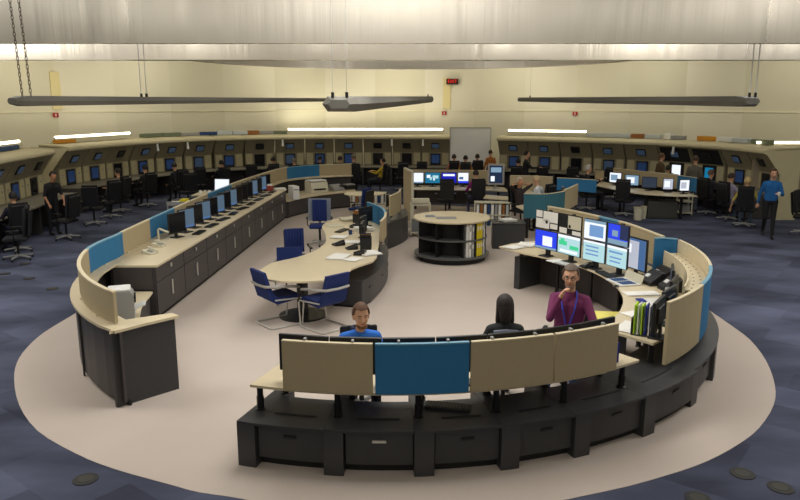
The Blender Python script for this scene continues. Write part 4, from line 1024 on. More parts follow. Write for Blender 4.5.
bm = new(); lathe(bm, [(0, 0), (.15, 0), (.19, .42), (.175, .42), (.14, .02), (0, .02)], n=20); link('bin', bm, M['plblack'], t)
bm = new(); box(bm, (0, 0, .3), (.2, .2, .25), bev=.04, rot=.4); link('papers', bm, M['paper'], t)
t = thing('base_cabinet', 'dark low cabinet block left of the tip of the right desk', 'cabinet', (2.25, 15.4, .004), -95)
t.location = (2.55, 16.3, .004)
bm = new(); box(bm, (0, 0, .3), (.75, .6, .58), bev=.008); link('body', bm, M['black'], t)
bm = new(); box(bm, (0, .302, .3), (.68, .008, .5)); link('door', bm, M['front'], t)
bm = new(); box(bm, (0, 0, .6), (.79, .64, .02)); link('top', bm, M['black'], t)
papers('white papers in a heap on the dark cabinet block left of the right desk tip', (2.55, 16.3, .6155), 20, .3, .3, 14)
# teal screens with their desk
TP = smooth_path([(2.98, 16.75), (3.5, 16.7), (4.1, 17.3), (4.75, 18.6)], 4)
free_panel('teal screen behind the monitor wall, below the man in white', TP[0:9], 'teal', .62, 1.22, cap='tanedge')
free_panel('curved tan screen joined to the teal one', TP[8:], 'tan', .70, 1.25)
desk('maple desk behind the teal screen', [(3.1, 17.1), (3.6, 17.1), (4.1, 17.7), (4.5, 18.7), (4.0, 19.0), (3.0, 18.0)], legs=[(3.2, 17.4), (4.1, 18.6)])
free_panel('low tan screen behind the man with raised arms', [(4.5, 20.6), (4.0, 20.9), (3.3, 21.0)][:3], 'tan', .80, 1.24)
free_panel('low blue screen right of the low tan screen', [(5.6, 19.9), (5.1, 20.3), (4.62, 20.55)], 'blue', .85, 1.22)
monitor('monitor', 'pale blue monitor behind the teal screen', (4.25, 18.2, .741), 150, .4, .32, .1, True, ('ltblue', 'white'), [(.2, .2, .8, .6, 1)])
monitor('monitor', 'black monitor seen from the side behind the tan curved screen', (4.35, 18.65, .741), 175, .4, .32, .1, True, ('dim',))
# ------------------------------------------------------------------ third island, right back
desk('long maple desk with pale monitors at the right back', smooth_path([(6.2, 23.3), (6.6, 21.9), (7.0, 20.7), (7.8, 20.1), (8.55, 20.0)], 4) + smooth_path([(8.6, 20.9), (8.0, 21.1), (7.55, 21.8), (7.1, 23.0), (6.9, 24.3)], 4), legs=[(6.6, 23.3), (6.9, 21.8), (8.3, 20.5)])
T3 = smooth_path([(8.7, 20.5), (8.45, 21.25), (8.0, 21.9), (7.6, 22.6), (7.2, 23.6)], 4)
free_panel('long cream screen behind the pale monitors at the right back', T3[4:], 'tan', .80, 1.24)
free_panel('short pale blue screen at the near end of the right back desk', T3[:5], 'blue', .80, 1.22)
m3 = [((6.75, 23.7), 'tan coloured monitor, farthest of the right back row', ('tan',)), ((7.0, 22.75), 'white monitor, second of the right back row', ('white', 'ltblue')), ((7.28, 21.95), 'pale blue monitor, third of the right back row', ('ltblue', 'white')),
      ((7.6, 21.3), 'dark monitor, fourth of the right back row', ('dim',)), ((8.0, 20.85), 'lilac monitor, fifth of the right back row', ('grey', 'white')), ((8.35, 20.5), 'pink-white monitor at the near end of the right back row', ('white', 'grey'))]
for k, ((x, y), l, s_) in enumerate(m3):
    monitor('monitor', l, (x, y, .741), -150 + k * 12, .44 if k < 4 else .3, .34, .08, True, s_, [(.1, .2, .7, .8, 1)] if len(s_) > 1 else [], group='monitors of the right back desk')
t = thing('base_cabinet', 'dark box cabinet under the near end of the right back desk', 'cabinet', (7.78, 20.75, 0), -97)
bm = new(); box(bm, (0, 0, .27), (.84, .55, .5), bev=.006); link('body', bm, M['greenbox'] if False else mat('dark_olive_box', s2l(62, 62, 54), .6), t)
bm = new(); box(bm, (0, .278, .27), (.78, .006, .44)); link('door', bm, MATS['dark_olive_box'], t)
bm = new(); box(bm, (0, 0, .01), (.8, .5, .02)); link('plinth', bm, M['plinth'], t)
for x, l in ((6.98, 'beige waste bin, left of two beside the dark box cabinet'), (7.22, 'beige waste bin touching the dark box cabinet')):
    t = thing('waste_bin', l, 'bin', (x, 20.3 + (x - 6.98), 0), -95)
    bm = new(); r = .14 if x < 7.1 else .09; lathe(bm, [(0, 0), (r * .8, 0), (r, .36), (r * .92, .36), (r * .75, .02), (0, .02)], n=18); link('bin', bm, M['plcream'], t, True)
    bm = new(); lathe(bm, [(r * .9, .355), (r + .01, .355), (r + .01, .375), (r * .9, .375)], n=18); link('rim', bm, M['console2'], t)
t = thing('shelf_trolley', 'small cream open trolley right of the dark box cabinet', 'trolley', (8.72, 21.3, 0), -97)
for x in (-.17, .17):
    for y in (-.2, .2): bm = new(); box(bm, (x, y, .42), (.03, .03, .8)); link('post', bm, M['plcream'], t)
for z in (.08, .42, .8): bm = new(); box(bm, (0, 0, z), (.4, .46, .03)); link('shelf', bm, M['plcream'], t)
bm = new(); box(bm, (0, 0, .2), (.26, .3, .2)); link('carton', bm, M['plgrey'], t)

# ------------------------------------------------------------------ things behind the left counter
desk('small maple side desk with laptop behind the left counter', [(-5.9, 19.7), (-4.95, 19.9), (-4.95, 20.7), (-5.9, 20.6)], .80, [(-5.8, 19.85), (-5.05, 20.0), (-5.8, 20.5)])
t = thing('laptop', 'open laptop with lilac-white screen on the side desk behind the left counter', 'laptop', (-5.25, 20.35, .801), -100)
bm = new(); box(bm, (0, 0, .01), (.4, .28, .018)); link('base', bm, M['plgrey'], t)
bm = new(); box(bm, (0, -.16, .2), (.46, .02, .36), tilt=R(8)); link('lid', bm, M['plgrey'], t)
bm = new(); box(bm, (0, -.146, .2), (.43, .004, .33), tilt=R(8)); link('screen', bm, E_['white'], t)
for x, c, l in ((-5.75, 'plwhite', 'white cup at the left of the side desk'), (-5.62, 'plcream', 'cream cup in the middle of the side desk'), (-5.50, 'paper', 'white cup beside the laptop')):
    mug(l, (x, 20.1, .801), c, name='mug')
t = thing('mail_trolley', 'low open trolley with yellow and white papers behind the left counter', 'trolley', (-5.75, 18.6, 0), -90)
for x in (-.4, .4):
    for y in (-.22, .22): bm = new(); box(bm, (x, y, .4), (.025, .025, .78)); link('post', bm, M['plgrey'], t)
for z in (.3, .7): bm = new(); box(bm, (0, 0, z), (.84, .48, .02)); box(bm, (0, .24, z + .05), (.84, .015, .1)); link('tray', bm, M['plgrey'], t)
bm = new(); box(bm, (-.2, 0, .75), (.25, .3, .08)); box(bm, (.22, .02, .74), (.3, .3, .06)); link('white_papers', bm, M['paper'], t)
bm = new(); box(bm, (.02, 0, .78), (.16, .3, .12)); link('yellow_box', bm, M['yellow'], t)
# oval table and bookcase
t = thing('oval_table', 'oval maple table end beyond the middle table', 'table', (-1.05, 20.6, .004), 90)
bm = new(); lathe(bm, [(0, .715), (.5, .715), (.5, .742), (0, .742)], n=36)
for v in bm.verts: v.co.x *= 1.2
link('tabletop', bm, M['maple'], t)
bm = new(); cyl(bm, (0, 0), .05, .02, .714, 14); cyl(bm, (0, 0), .28, 0, .02, 20); link('pedestal', bm, M['post'], t)
t = thing('bookcase', 'low white bookcase with a row of pale binders under the oval table', 'bookcase', (-.98, 21.6, .004), -92)
bm = new(); bx(-.55, .55, -.15, .15, 0, .03, bm); bx(-.55, .55, -.15, .15, .3, .32, bm); bx(-.55, .55, -.15, .15, .62, .64, bm); bx(-.55, -.53, -.15, .15, .03, .62, bm); bx(.53, .55, -.15, .15, .03, .62, bm); link('case', bm, M['plcream'], t)
for x in range(10):
    c = ['paper', 'brown', 'plgrey', 'paper', 'tan', 'paper', 'brown', 'paper', 'dkblue', 'paper'][x]
    o = thing('file_binder', '%s binder under the oval table, %s from the left' % ({'paper': 'white', 'brown': 'brown', 'plgrey': 'grey', 'tan': 'tan', 'dkblue': 'blue'}[c], ORD[x]), 'binder', (-.98 - .45 + x * .098, 21.6 - .0 * x, .3255), -92, 'binders under the oval table')
    bm = new(); box(bm, (0, 0, .13), (.07, .22, .26)); link('cover', bm, M[c], o)
# ------------------------------------------------------------------ people
SKIN = mat('skin', s2l(206, 156, 124), .55); SKIN2 = mat('skin_tan', s2l(186, 132, 98), .55)
def cap(bm, p0, p1, r0, r1, n=10):
    p0 = Vector(p0); p1 = Vector(p1); d = p1 - p0; L = d.length
    if L < 1e-6: d = Vector((0, 0, 1)); L = 1e-4
    z = d.normalized(); x = z.orthogonal().normalized(); y = z.cross(x); rings = []
    def ring(c, r): return [bm.verts.new(c + r * (math.cos(2 * PI * k / n) * x + math.sin(2 * PI * k / n) * y)) for k in range(n)]
    tips = bm.verts.new(p0 - z * r0); tipe = bm.verts.new(p1 + z * r1)
    for a in (-60, -30, 0): rings.append(ring(p0 + z * r0 * math.sin(R(a)), r0 * math.cos(R(a))))
    for a in (0, 30, 60): rings.append(ring(p1 + z * r1 * math.sin(R(a)), r1 * math.cos(R(a))))
    for k in range(n):
        bm.faces.new((tips, rings[0][(k + 1) % n], rings[0][k])); bm.faces.new((tipe, rings[-1][k], rings[-1][(k + 1) % n]))
        for A, B in zip(rings, rings[1:]): bm.faces.new((A[k], A[(k + 1) % n], B[(k + 1) % n], B[k]))
def ik(a, c, l1, l2, pole):
    d = c - a; L = min(d.length, (l1 + l2) * .999); u = d.normalized(); c = a + u * L
    x = (l1 * l1 - l2 * l2 + L * L) / (2 * L); h = math.sqrt(max(0, l1 * l1 - x * x))
    q = (pole - u * pole.dot(u)).normalized(); return a + u * x + q * h, c
def person(label, loc, ang, pose='sit', shirt=(60, 60, 70), pants=(34, 36, 44), hair=(50, 38, 28), skin=None, hands=None, lean=0., yaw=0., pitch=0., scale=1., short=False, hairstyle='short', vox=.022, detail=False, seat=.47, female=False, collar=None, poles=None, shoes=(24, 22, 22), name='person', roll=0.):
    skin = skin or SKIN; V = Vector
    t = thing(name, label, 'person', loc, ang)
    t.scale = (scale,) * 3
    pel = V((0, 0, .95)) if pose != 'sit' else V((0, -.02, seat + .11))
    Lm = Matrix.Rotation(-lean, 3, 'X')
    def up(v): return pel + Lm @ V(v)
    w = .92 if female else 1.
    chest = up((0, 0, .32)); neck = up((0, .0, .50)); waist = up((0, .0, .14))
    sh = [up((s * .165 * w, -.005, .415)) for s in (-1, 1)]
    Hm = Matrix.Rotation(yaw, 3, 'Z') @ Matrix.Rotation(-(lean * .35 + pitch), 3, 'X') @ Matrix.Rotation(roll, 3, 'Y')
    hc = neck + V((0, .02, .05)) + Hm @ V((0, .015, .115))
    B = []   # bones: p0, p1, r0, r1, tag
    def bone(p0, p1, r0, r1, tg): B.append((V(p0), V(p1), r0, r1, tg))
    # torso
    for s in (-1, 1):
        bone(up((s * .065, 0, .02)), up((s * .06 * w, 0, .16)), .105, .095, 'pants' if False else 'shirt')
        bone(up((s * .06 * w, 0, .16)), up((s * .075 * w, 0, .36)), .095, .108, 'shirt')
        bone(up((s * .045, -.005, .43)), sh[(s + 1) // 2], .07, .058, 'shirt')
        bone(up((s * .06, 0, -.03)), up((s * .07, -.01, .01)), .105, .11, 'pants')
    bone(up((0, 0, .44)), neck, .075, .055, 'shirt'); bone(neck, hc - Hm @ V((0, .0, .05)), .052, .052, 'skin')
    # legs
    hips = [pel + V((s * .095, 0, -.03)) for s in (-1, 1)]
    if pose == 'sit':
        kn = [V((-.12, .42, seat + .06)), V((.12, .42, seat + .06))]; an_ = [V((-.13, .38, .09)), V((.13, .45, .09))]
    elif pose == 'walk':
        kn = [V((-.09, .10, .50)), V((.09, .02, .50))]; an_ = [V((-.09, .20, .09)), V((.09, -.22, .13))]
    else:
        kn = [V((-.10, .02, .50)), V((.10, .02, .50))]; an_ = [V((-.11, 0, .09)), V((.11, 0, .09))]
    for s in (0, 1):
        bone(hips[s], kn[s], .092, .062, 'pants'); bone(kn[s], an_[s], .06, .042, 'pants')
        bone(an_[s] + V((0, 0, -.045)), an_[s] + V((0, .16, -.055)), .042, .034, 'shoe')
    # arms
    hands = hands or {'sit': [(-.2, .38, .20), (.2, .38, .20)], 'stand': [(-.27, .06, -.10), (.27, .06, -.10)], 'walk': [(-.27, .14, -.08), (.27, -.12, -.08)]}[pose]
    poles = poles or [(-.5, -.6, -.6), (.5, -.6, -.6)]
    wr = []
    for s in (0, 1):
        tgt = up(hands[s]); el, wp_ = ik(sh[s], tgt, .285, .25, V(poles[s])); wr.append((el, wp_))
        bone(sh[s], el, .057, .044, 'shirt'); bone(el, wp_, .043 if not short else .038, .027, 'skin' if short else 'shirt')
        d = (wp_ - el).normalized(); side = d.cross(V((0, 0, 1)));
        if side.length < .2: side = V((1, 0, 0))
        side.normalize(); side *= (1 if s == 0 else -1) * 1.; nrm_ = d.cross(side) * (1 if s == 0 else -1)
        nrm_ = nrm_ if nrm_.z < 0 else -nrm_
        bone(wp_, wp_ + d * .05, .026, .024, 'skin')
        for q in range(4):
            off = side * (.027 - .018 * q); b0 = wp_ + d * .045 + off; b1 = wp_ + d * (.098 - .006 * abs(q - 1.3)) + off * 1.1
            f = .036 - .004 * abs(q - 1); b2 = b1 + (d * .75 + nrm_ * .55) * f; b3 = b2 + (d * .3 + nrm_ * .9) * f * .8
            r = .0095 if detail else .011
            bone(b0, b1, .013, r, 'skin'); bone(b1, b2, r, r * .95, 'skin'); bone(b2, b3, r * .95, r * .85, 'skin')
        th0 = wp_ + d * .02 + side * .025; th1 = th0 + d * .035 + side * .028 + nrm_ * .01; th2 = th1 + d * .035 + side * .006 + nrm_ * .012
        bone(th0, th1, .013, .011, 'skin'); bone(th1, th2, .011, .0095, 'skin')
    bm = new()
    for p0, p1, r0, r1, tg in B: cap(bm, p0, p1, r0, r1)
    # head
    H3 = Hm
    ell(bm, hc + H3 @ V((0, -.005, .025)), (.078, .098, .098), H3, 16)
    ell(bm, hc + H3 @ V((0, .028, -.04)), (.056, .062, .07), H3, 14)
    ell(bm, hc + H3 @ V((0, .05, -.078)), (.032, .03, .028), H3, 10)
    if detail:
        cap(bm, hc + H3 @ V((0, .088, .018)), hc + H3 @ V((0, .108, -.022)), .010, .015)
        for s in (-1, 1):
            ell(bm, hc + H3 @ V((s * .078, -.005, -.005)), (.012, .022, .034), H3, 8)
            ell(bm, hc + H3 @ V((s * .034, .07, -.02)), (.026, .022, .024), H3, 8)
        ell(bm, hc + H3 @ V((0, .078, .038)), (.05, .016, .012), H3, 8)
        ell(bm, hc + H3 @ V((0, .083, -.048)), (.024, .012, .011), H3, 8)
    else:
        ell(bm, hc + H3 @ V((0, .098, -.008)), (.014, .02, .022), H3, 8)
        for s in (-1, 1): ell(bm, hc + H3 @ V((s * .078, -.005, -.005)), (.014, .022, .032), H3, 8)
    me = bpy.data.meshes.new('tmp'); bmesh.ops.recalc_face_normals(bm, faces=bm.faces); bm.to_mesh(me); bm.free()
    o = bpy.data.objects.new('tmp', me); COL.objects.link(o)
    md = o.modifiers.new('r', 'REMESH'); md.mode = 'VOXEL'; md.voxel_size = vox; md.use_smooth_shade = True
    sm_ = o.modifiers.new('s', 'SMOOTH'); sm_.iterations = 3 if detail else 2; sm_.factor = .45
    dg = bpy.context.evaluated_depsgraph_get(); dg.update()
    me2 = bpy.data.meshes.new_from_object(o.evaluated_get(dg)); bpy.data.objects.remove(o); bpy.data.meshes.remove(me)
    me2.name = 'body'; me2.materials.clear()
    cm = lambda nm, c: mat('cloth_%s_%d_%d_%d' % (nm, *c), s2l(*c), .85, noise=.1, nscale=14)
    for m_ in (skin, cm('top', shirt), cm('legs', pants), cm('shoes', shoes)): me2.materials.append(m_)
    idx = {'skin': 0, 'shirt': 1, 'pants': 2, 'shoe': 3}
    import numpy as np
    nv = len(me2.vertices); co = np.empty(nv * 3, np.float32); me2.vertices.foreach_get('co', co); co = co.reshape(-1, 3)
    cen = np.array([tuple(p.center) for p in me2.polygons])
    best = np.full(len(cen), 9e9); who = np.zeros(len(cen), int)
    for p0, p1, r0, r1, tg in B:
        a = np.array(p0); d = np.array(p1) - a; tt = np.clip(((cen - a) @ d) / max(1e-9, d @ d), 0, 1)
        ds = np.linalg.norm(cen - a - tt[:, None] * d, axis=1) - (r0 + (r1 - r0) * tt)
        k = ds < best; best[k] = ds[k]; who[k] = idx[tg]
    hd = np.linalg.norm(cen - np.array(hc), axis=1); who[hd < .135] = 0
    nk = np.array(neck)
    who[(np.linalg.norm(cen - nk, axis=1) < .10) & (cen[:, 2] > nk[2] + .028)] = 0
    me2.polygons.foreach_set('material_index', who.astype('int32')); me2.polygons.foreach_set('use_smooth', [True] * len(cen)); me2.update()
    body = bpy.data.objects.new('body', me2); COL.objects.link(body); body.parent = t
    hm = mat('hair_%d_%d_%d' % hair, s2l(*hair), .7, noise=.25, nscale=30, nstretch=(1, 1, .3))
    def hairmesh(sc_, cutf, cutz, c=(0, -.008, .03), nm='hair', back=None, m_=hm):
        bm = new(); ell(bm, (0, 0, 0), sc_, None, 20)
        kill = [v for v in bm.verts if (v.co.y > cutf and v.co.z < .045) or v.co.z < cutz or (v.co.y > cutf - .05 and v.co.z < -.02)]
        bmesh.ops.delete(bm, geom=kill, context='VERTS')
        bmesh.ops.solidify(bm, geom=bm.faces[:], thickness=.012)
        bmesh.ops.transform(bm, matrix=Matrix.Translation(hc + H3 @ V(c)) @ H3.to_4x4(), verts=bm.verts)
        return link(nm, bm, m_, t, True)
    if hairstyle == 'short': hairmesh((.092, .112, .120), .055, -.06)
    elif hairstyle == 'long':
        hairmesh((.095, .112, .11), .04, -.09)
        bm = new(); cap(bm, hc + H3 @ V((0, -.045, .0)), hc + H3 @ V((0, -.055, -.13)), .082, .066, 14)
        for s in (-1, 1): cap(bm, hc + H3 @ V((s * .062, -.02, .02)), hc + H3 @ V((s * .078, -.03, -.16)), .036, .026, 10)
        link('hair_length', bm, hm, t, True)
    elif hairstyle == 'bald': pass
    if detail:
        dk = mat('eye_dark', s2l(30, 24, 20), .2); ew = mat('eye_white', s2l(170, 160, 150), .4); lip = mat('lips', s2l(170, 96, 84), .6)
        for s in (-1, 1):
            bm = new(); ell(bm, hc + H3 @ V((s * .031, .080, .018)), (.013, .010, .008), H3, 10, 0); ell(bm, hc + H3 @ V((s * .031, .0865, .018)), (.006, .005, .006), H3, 8, 1); link('eye', bm, [ew, dk], t, True)
            bm = new(); tube(bm, [hc + H3 @ V((s * .016, .094, .036)), hc + H3 @ V((s * .034, .092, .041)), hc + H3 @ V((s * .052, .082, .035))], [.004, .005, .003], 6); link('eyebrow', bm, hm, t, True)
        bm = new(); tube(bm, [hc + H3 @ V((-.024, .086, -.05)), hc + H3 @ V((0, .0945, -.048)), hc + H3 @ V((.024, .086, -.05))], [.003, .006, .003], 6); link('mouth', bm, lip, t, True)
    t['_hc'] = tuple(hc)
    return t, hc, H3, wr
def strip_props():
    for o in bpy.data.objects:
        if '_hc' in o: del o['_hc']
V = Vector
# three near people
t, hc, H3, wr = person('young man in a bright blue jacket seated behind the front console, looking down', (-.44, 7.12, .004), -80, 'sit', (40, 110, 205), (40, 44, 58), (88, 58, 36), hands=[(-.2, .33, .18), (.2, .33, .18)], lean=.36, pitch=-.05, yaw=.1, vox=.010, detail=True, seat=.40, scale=1.02)
bm = new(); tube(bm, [hc + H3 @ V((s * .058, .045 + .0 * abs(s), -.075)) if abs(s) == 1 else hc + H3 @ V((s * .05, .075, -.098)) for s in (-1, -.5, 0, .5, 1)], [.010, .013, .015, .013, .010], 8)
link('beard', bm, mat('beard_brown', s2l(120, 82, 54), .8), t, True)
bm = new(); tube(bm, [V((.075 * math.cos(a * PI / 6), .02 + .065 * math.sin(a * PI / 6), 0)) + t_ for a, t_ in [(k, V((0, .03, 1.09 if False else hc.z - .165))) for k in range(12)]], .016, 8, closed=True); link('collar', bm, mat('collar_dark', s2l(26, 34, 60), .8), t, True)
t, hc, H3, wr = person('man with grey hair, glasses and purple shirt seated with hand on chin', (2.03, 8.08, .004), -112, 'sit', (112, 40, 84), (70, 104, 160), (98, 84, 74), hands=[(-.28, .34, .06), (.07, .225, .475)], lean=-.02, pitch=.05, yaw=.05, vox=.009, detail=True, seat=.38, scale=1.12, poles=[(-.6, -.5, -.4), (.25, .6, -1)])
bm = new()
for s in (-1, 1):
    tube(bm, [hc + H3 @ V((s * .034 + .022 * math.cos(a * PI / 6), .101, .016 + .017 * math.sin(a * PI / 6))) for a in range(12)], .0026, 5, closed=True)
    tube(bm, [hc + H3 @ V((s * .056, .1, .02)), hc + H3 @ V((s * .082, .05, .02)), hc + H3 @ V((s * .086, -.01, .012))], .0024, 5)
tube(bm, [hc + H3 @ V((-.012, .102, .02)), hc + H3 @ V((.012, .102, .02))], .0024, 5); link('glasses', bm, M['plblack'], t)
bm = new(); tube(bm, [hc + H3 @ V((s * .05 if abs(s) == 1 else s * .045, .062 if abs(s) == 1 else .084, -.06 if abs(s) == 1 else -.085)) for s in (-1, -.5, 0, .5, 1)], [.008, .011, .013, .011, .008], 8); link('beard', bm, mat('beard_grey', s2l(130, 112, 98), .8), t, True)
nk = V((0, 0, hc.z - .17))
bm = new(); tube(bm, [nk + V((-.065, -.03, .02)), nk + V((-.085, .07, -.03)), nk + V((-.07, .125, -.16)), nk + V((-.02, .125, -.34)), nk + V((.0, .13, -.38))], .007, 6); tube(bm, [nk + V((.065, -.03, .02)), nk + V((.085, .07, -.03)), nk + V((.05, .125, -.16)), nk + V((.01, .125, -.34)), nk + V((.0, .13, -.38))], .007, 6); link('lanyard', bm, mat('lanyard_blue', s2l(50, 80, 210), .5), t)
t, hc, H3, wr = person('person with long black hair in a dark top seated with back to the camera', (1.13, 7.25, .004), 92, 'sit', (34, 38, 38), (30, 30, 36), (38, 28, 26), hands=[(-.2, .3, .12), (.2, .3, .12)], vox=.012, hairstyle='long', female=True, seat=.40, scale=1.0)
bm = new(); tube(bm, [V((-.13, -.09, hc.z - .26)), V((0, -.115, hc.z - .24)), V((.13, -.09, hc.z - .26))], .02, 8); link('collar_strap', bm, M['greyshell'], t, True)
office_chair('black swivel chair under the young man in blue', (-.42, 7.2, .004), -80, group='black chairs of the near island', high=-.14)
office_chair('black mesh swivel chair of the person with long black hair', (1.13, 7.23, .004), 92, group='black chairs of the near island', high=-.1)
o = office_chair('black swivel chair under the man in the purple shirt', (2.06, 8.2, .004), -112, group='black chairs of the near island', high=-.14); o.scale = (1, 1, .86)
proto_ch = office_chair('dark swivel chair by the near left consoles, farthest from the camera', (-8.55, 19.35, 0), 100, group='black chairs at the wall consoles', high=.1)
def chair(l, x, y, a): return dup(proto_ch, (x, y, 0), a, l)
chair('dark swivel chair in front of the standing man in black, back to the aisle', -8.35, 17.25, 170)
chair('dark swivel chair at the left edge nearest the camera', -8.3, 14.9, 200)
chair('dark swivel chair beside the near left desk', -8.75, 18.2, 150) if False else None
# background people:  label, x, y, ang, pose, shirt, pants, hair, extra, chair label
BG = [
 ('man in black standing with one bare arm on a chair at far left', -9.0, 17.95, -35, 'stand', (22, 22, 26), (20, 20, 24), (40, 28, 22), dict(short=True, lean=.3, pitch=.2, hands=[(-.2, .3, .02), (.22, .28, .0)], skin=SKIN2, scale=.96), None),
 ('person in dark clothes seated at the left edge of the photo', -8.75, 15.75, 140, 'sit', (30, 28, 44), (30, 34, 60), (20, 18, 18), dict(), 'dark chair of the person at the left edge'),
 ('person in a grey shirt seated at the console, with back to the camera at left', -8.75, 21.75, 165, 'sit', (128, 122, 110), (26, 26, 30), (34, 26, 22), dict(short=True), 'dark chair of the person in the grey shirt'),
 ('dark haired person in black seated behind the person in the grey shirt', -8.35, 23.0, 150, 'sit', (26, 26, 30), (24, 24, 28), (24, 20, 18), dict(), 'dark chair of the dark haired person in black'),
 ('person in black bending over the console desk at left', -7.65, 24.2, 140, 'sit', (20, 22, 30), (20, 20, 26), (30, 24, 20), dict(lean=.4), 'dark chair of the person bending over the desk'),
 ('dark haired person in black seated behind the laptop desk', -6.35, 25.0, 125, 'sit', (18, 18, 22), (20, 20, 24), (20, 17, 16), dict(), 'dark chair of the person behind the laptop desk'),
 ('person in a dark jacket seated left of the phone post in the back row', -4.8, 26.6, 105, 'sit', (24, 26, 32), (22, 22, 26), (28, 22, 20), dict(), 'dark chair left of the far blue screen'),
 ('person in a white shirt seated behind the far blue screen', -3.9, 25.9, 95, 'sit', (206, 200, 186), (60, 60, 66), (120, 104, 88), dict(), 'dark chair of the person in white behind the far blue screen'),
 ('small dark haired person behind the far tan screen', -3.1, 27.2, 90, 'sit', (28, 28, 32), (24, 24, 28), (24, 20, 18), dict(), 'dark chair behind the far tan screen'),
 ('person in black standing right of the far tan screen', -2.3, 27.0, 80, 'sit', (22, 20, 22), (20, 20, 22), (46, 30, 24), dict(), 'dark chair at the right end of the far tan screen'),
 ('man in an olive grey shirt seated with back to the camera in the back row', -1.75, 26.6, 100, 'sit', (92, 94, 74), (24, 24, 28), (110, 98, 80), dict(scale=1.08), 'tall dark chair of the man in the olive shirt'),
 ('man in a yellow shirt and dark vest leaning back in the back row', -.75, 26.3, 165, 'sit', (196, 166, 50), (42, 46, 54), (30, 24, 22), dict(lean=-.22), 'tall dark chair of the man in the yellow shirt'),
 ('person in a pink top seated before the whiteboard', 2.15, 28.0, 90, 'sit', (220, 130, 110), (40, 36, 40), (50, 30, 22), dict(), 'dark chair before the whiteboard, left one'),
 ('person in an orange top seated before the whiteboard', 2.55, 27.4, 85, 'sit', (214, 140, 40), (36, 36, 42), (30, 24, 22), dict(), 'dark chair before the whiteboard, middle one'),
 ('person in a blue top before the whiteboard', 3.1, 28.2, 90, 'sit', (44, 62, 110), (30, 30, 36), (36, 28, 24), dict(), 'dark chair before the whiteboard, right one'),
 ('person in an orange-brown coat standing at the right edge of the whiteboard', 3.55, 27.6, 100, 'stand', (176, 106, 40), (30, 28, 30), (60, 40, 28), dict(scale=.9), None),
 ('person in black seated at the console just right of the whiteboard', 4.3, 25.6, 70, 'sit', (22, 22, 26), (22, 22, 26), (24, 20, 18), dict(), 'dark chair just right of the whiteboard'),
 ('man in a dark suit standing behind the island with one arm out', 4.35, 24.3, -10, 'stand', (20, 20, 24), (20, 20, 24), (26, 22, 20), dict(hands=[(-.27, .05, -.05), (.1, .45, .25)], scale=1.), None),
 ('person in a magenta top seated at the second island desk', 2.3, 21.05, 100, 'sit', (136, 40, 116), (70, 70, 100), (40, 28, 26), dict(lean=.12), 'dark chair of the person in magenta'),
 ('ruddy faced person in dark clothes with both hands behind the head', 3.3, 18.95, -55, 'sit', (44, 34, 34), (30, 28, 30), (190, 176, 160), dict(hands=[(-.17, -.02, .62), (.17, -.02, .62)], poles=[(-1, .5, .2), (1, .5, .2)], skin=SKIN2, short=True, lean=-.15), 'black chair of the ruddy faced person'),
 ('fair haired man in a white shirt leaning over behind the teal screen', 4.0, 19.6, 140, 'sit', (220, 222, 224), (60, 62, 70), (196, 170, 130), dict(lean=.35), 'dark chair of the man in white'),
 ('grey haired person with a red scarf reading a paper at the right back desk', 5.95, 22.2, 0, 'sit', (24, 22, 28), (26, 24, 30), (186, 180, 172), dict(hands=[(-.14, .36, .34), (.14, .36, .34)], scale=1.05), 'dark chair of the person reading'),
 ('man in a brown shirt standing by the open consoles at right', 8.75, 23.6, 10, 'stand', (84, 66, 44), (40, 34, 28), (100, 72, 44), dict(scale=.98), None),
 ('person in a cream hooded top in the open console bay', 8.75, 22.9, 60, 'sit', (176, 164, 138), (34, 34, 40), (30, 26, 22), dict(), 'dark chair of the person in the cream top'),
 ('man in a grey jacket and pale jeans standing with back to the camera', 9.2, 21.9, 60, 'stand', (96, 90, 80), (96, 104, 118), (70, 50, 42), dict(scale=1.0), None),
 ('person in dark clothes seated left of the man in the lavender shirt', 9.45, 21.3, 20, 'sit', (40, 38, 44), (30, 30, 36), (96, 76, 58), dict(), 'dark chair left of the lavender shirt'),
 ('man in a lavender shirt seated at the right consoles', 9.55, 20.2, 20, 'sit', (150, 142, 166), (90, 110, 130), (50, 36, 30), dict(), 'dark chair of the man in the lavender shirt'),
 ('man in a yellow-green shirt seated with a bare arm hanging at the right consoles', 9.5, 19.1, 60, 'sit', (186, 170, 84), (96, 112, 130), (186, 160, 110), dict(short=True, hands=[(-.36, -.02, -.05), (.2, .3, .2)], lean=-.1), 'dark chair of the man in the yellow-green shirt'),
]
for l, x, y, a, ps, shc, pc, hcx, ex, cl in BG:
    isl2 = (x > -5.2 and x < 5.1 and 5 < y < 23.3)
    z = .004 if isl2 else 0
    ex = dict(ex); sc_ = ex.pop('scale', 1.)
    person(l, (x, y, z), a, ps, shc, pc, hcx, scale=sc_, **ex)
    if cl: d = dup(proto_ch, (x, y, z), a, cl)
t, hc, H3, wr = person('man in a blue sweater and black trousers walking at the right', (9.35, 17.55, 0), -112, 'walk', (22, 92, 152), (18, 18, 20), (70, 44, 30), hands=[(-.14, .27, .20), (.28, -.05, -.10)], yaw=.15, pitch=.1, vox=.014, detail=True)
w_ = wr[0][1]; bm = new(); lathe(bm, [(0, 0), (.033, 0), (.036, .09), (.031, .09), (.029, .01), (0, .01)], tuple(w_ + V((0.01, .10, -.035))), 14); 
o = link('mug', bm, M['plwhite'], None); o.parent = None
o.matrix_world = Matrix.Translation((9.35, 17.55, 0)) @ Matrix.Rotation(R(-112 - 90), 4, 'Z'); tag(o, 'white cup held by the man in the blue sweater', 'cup')
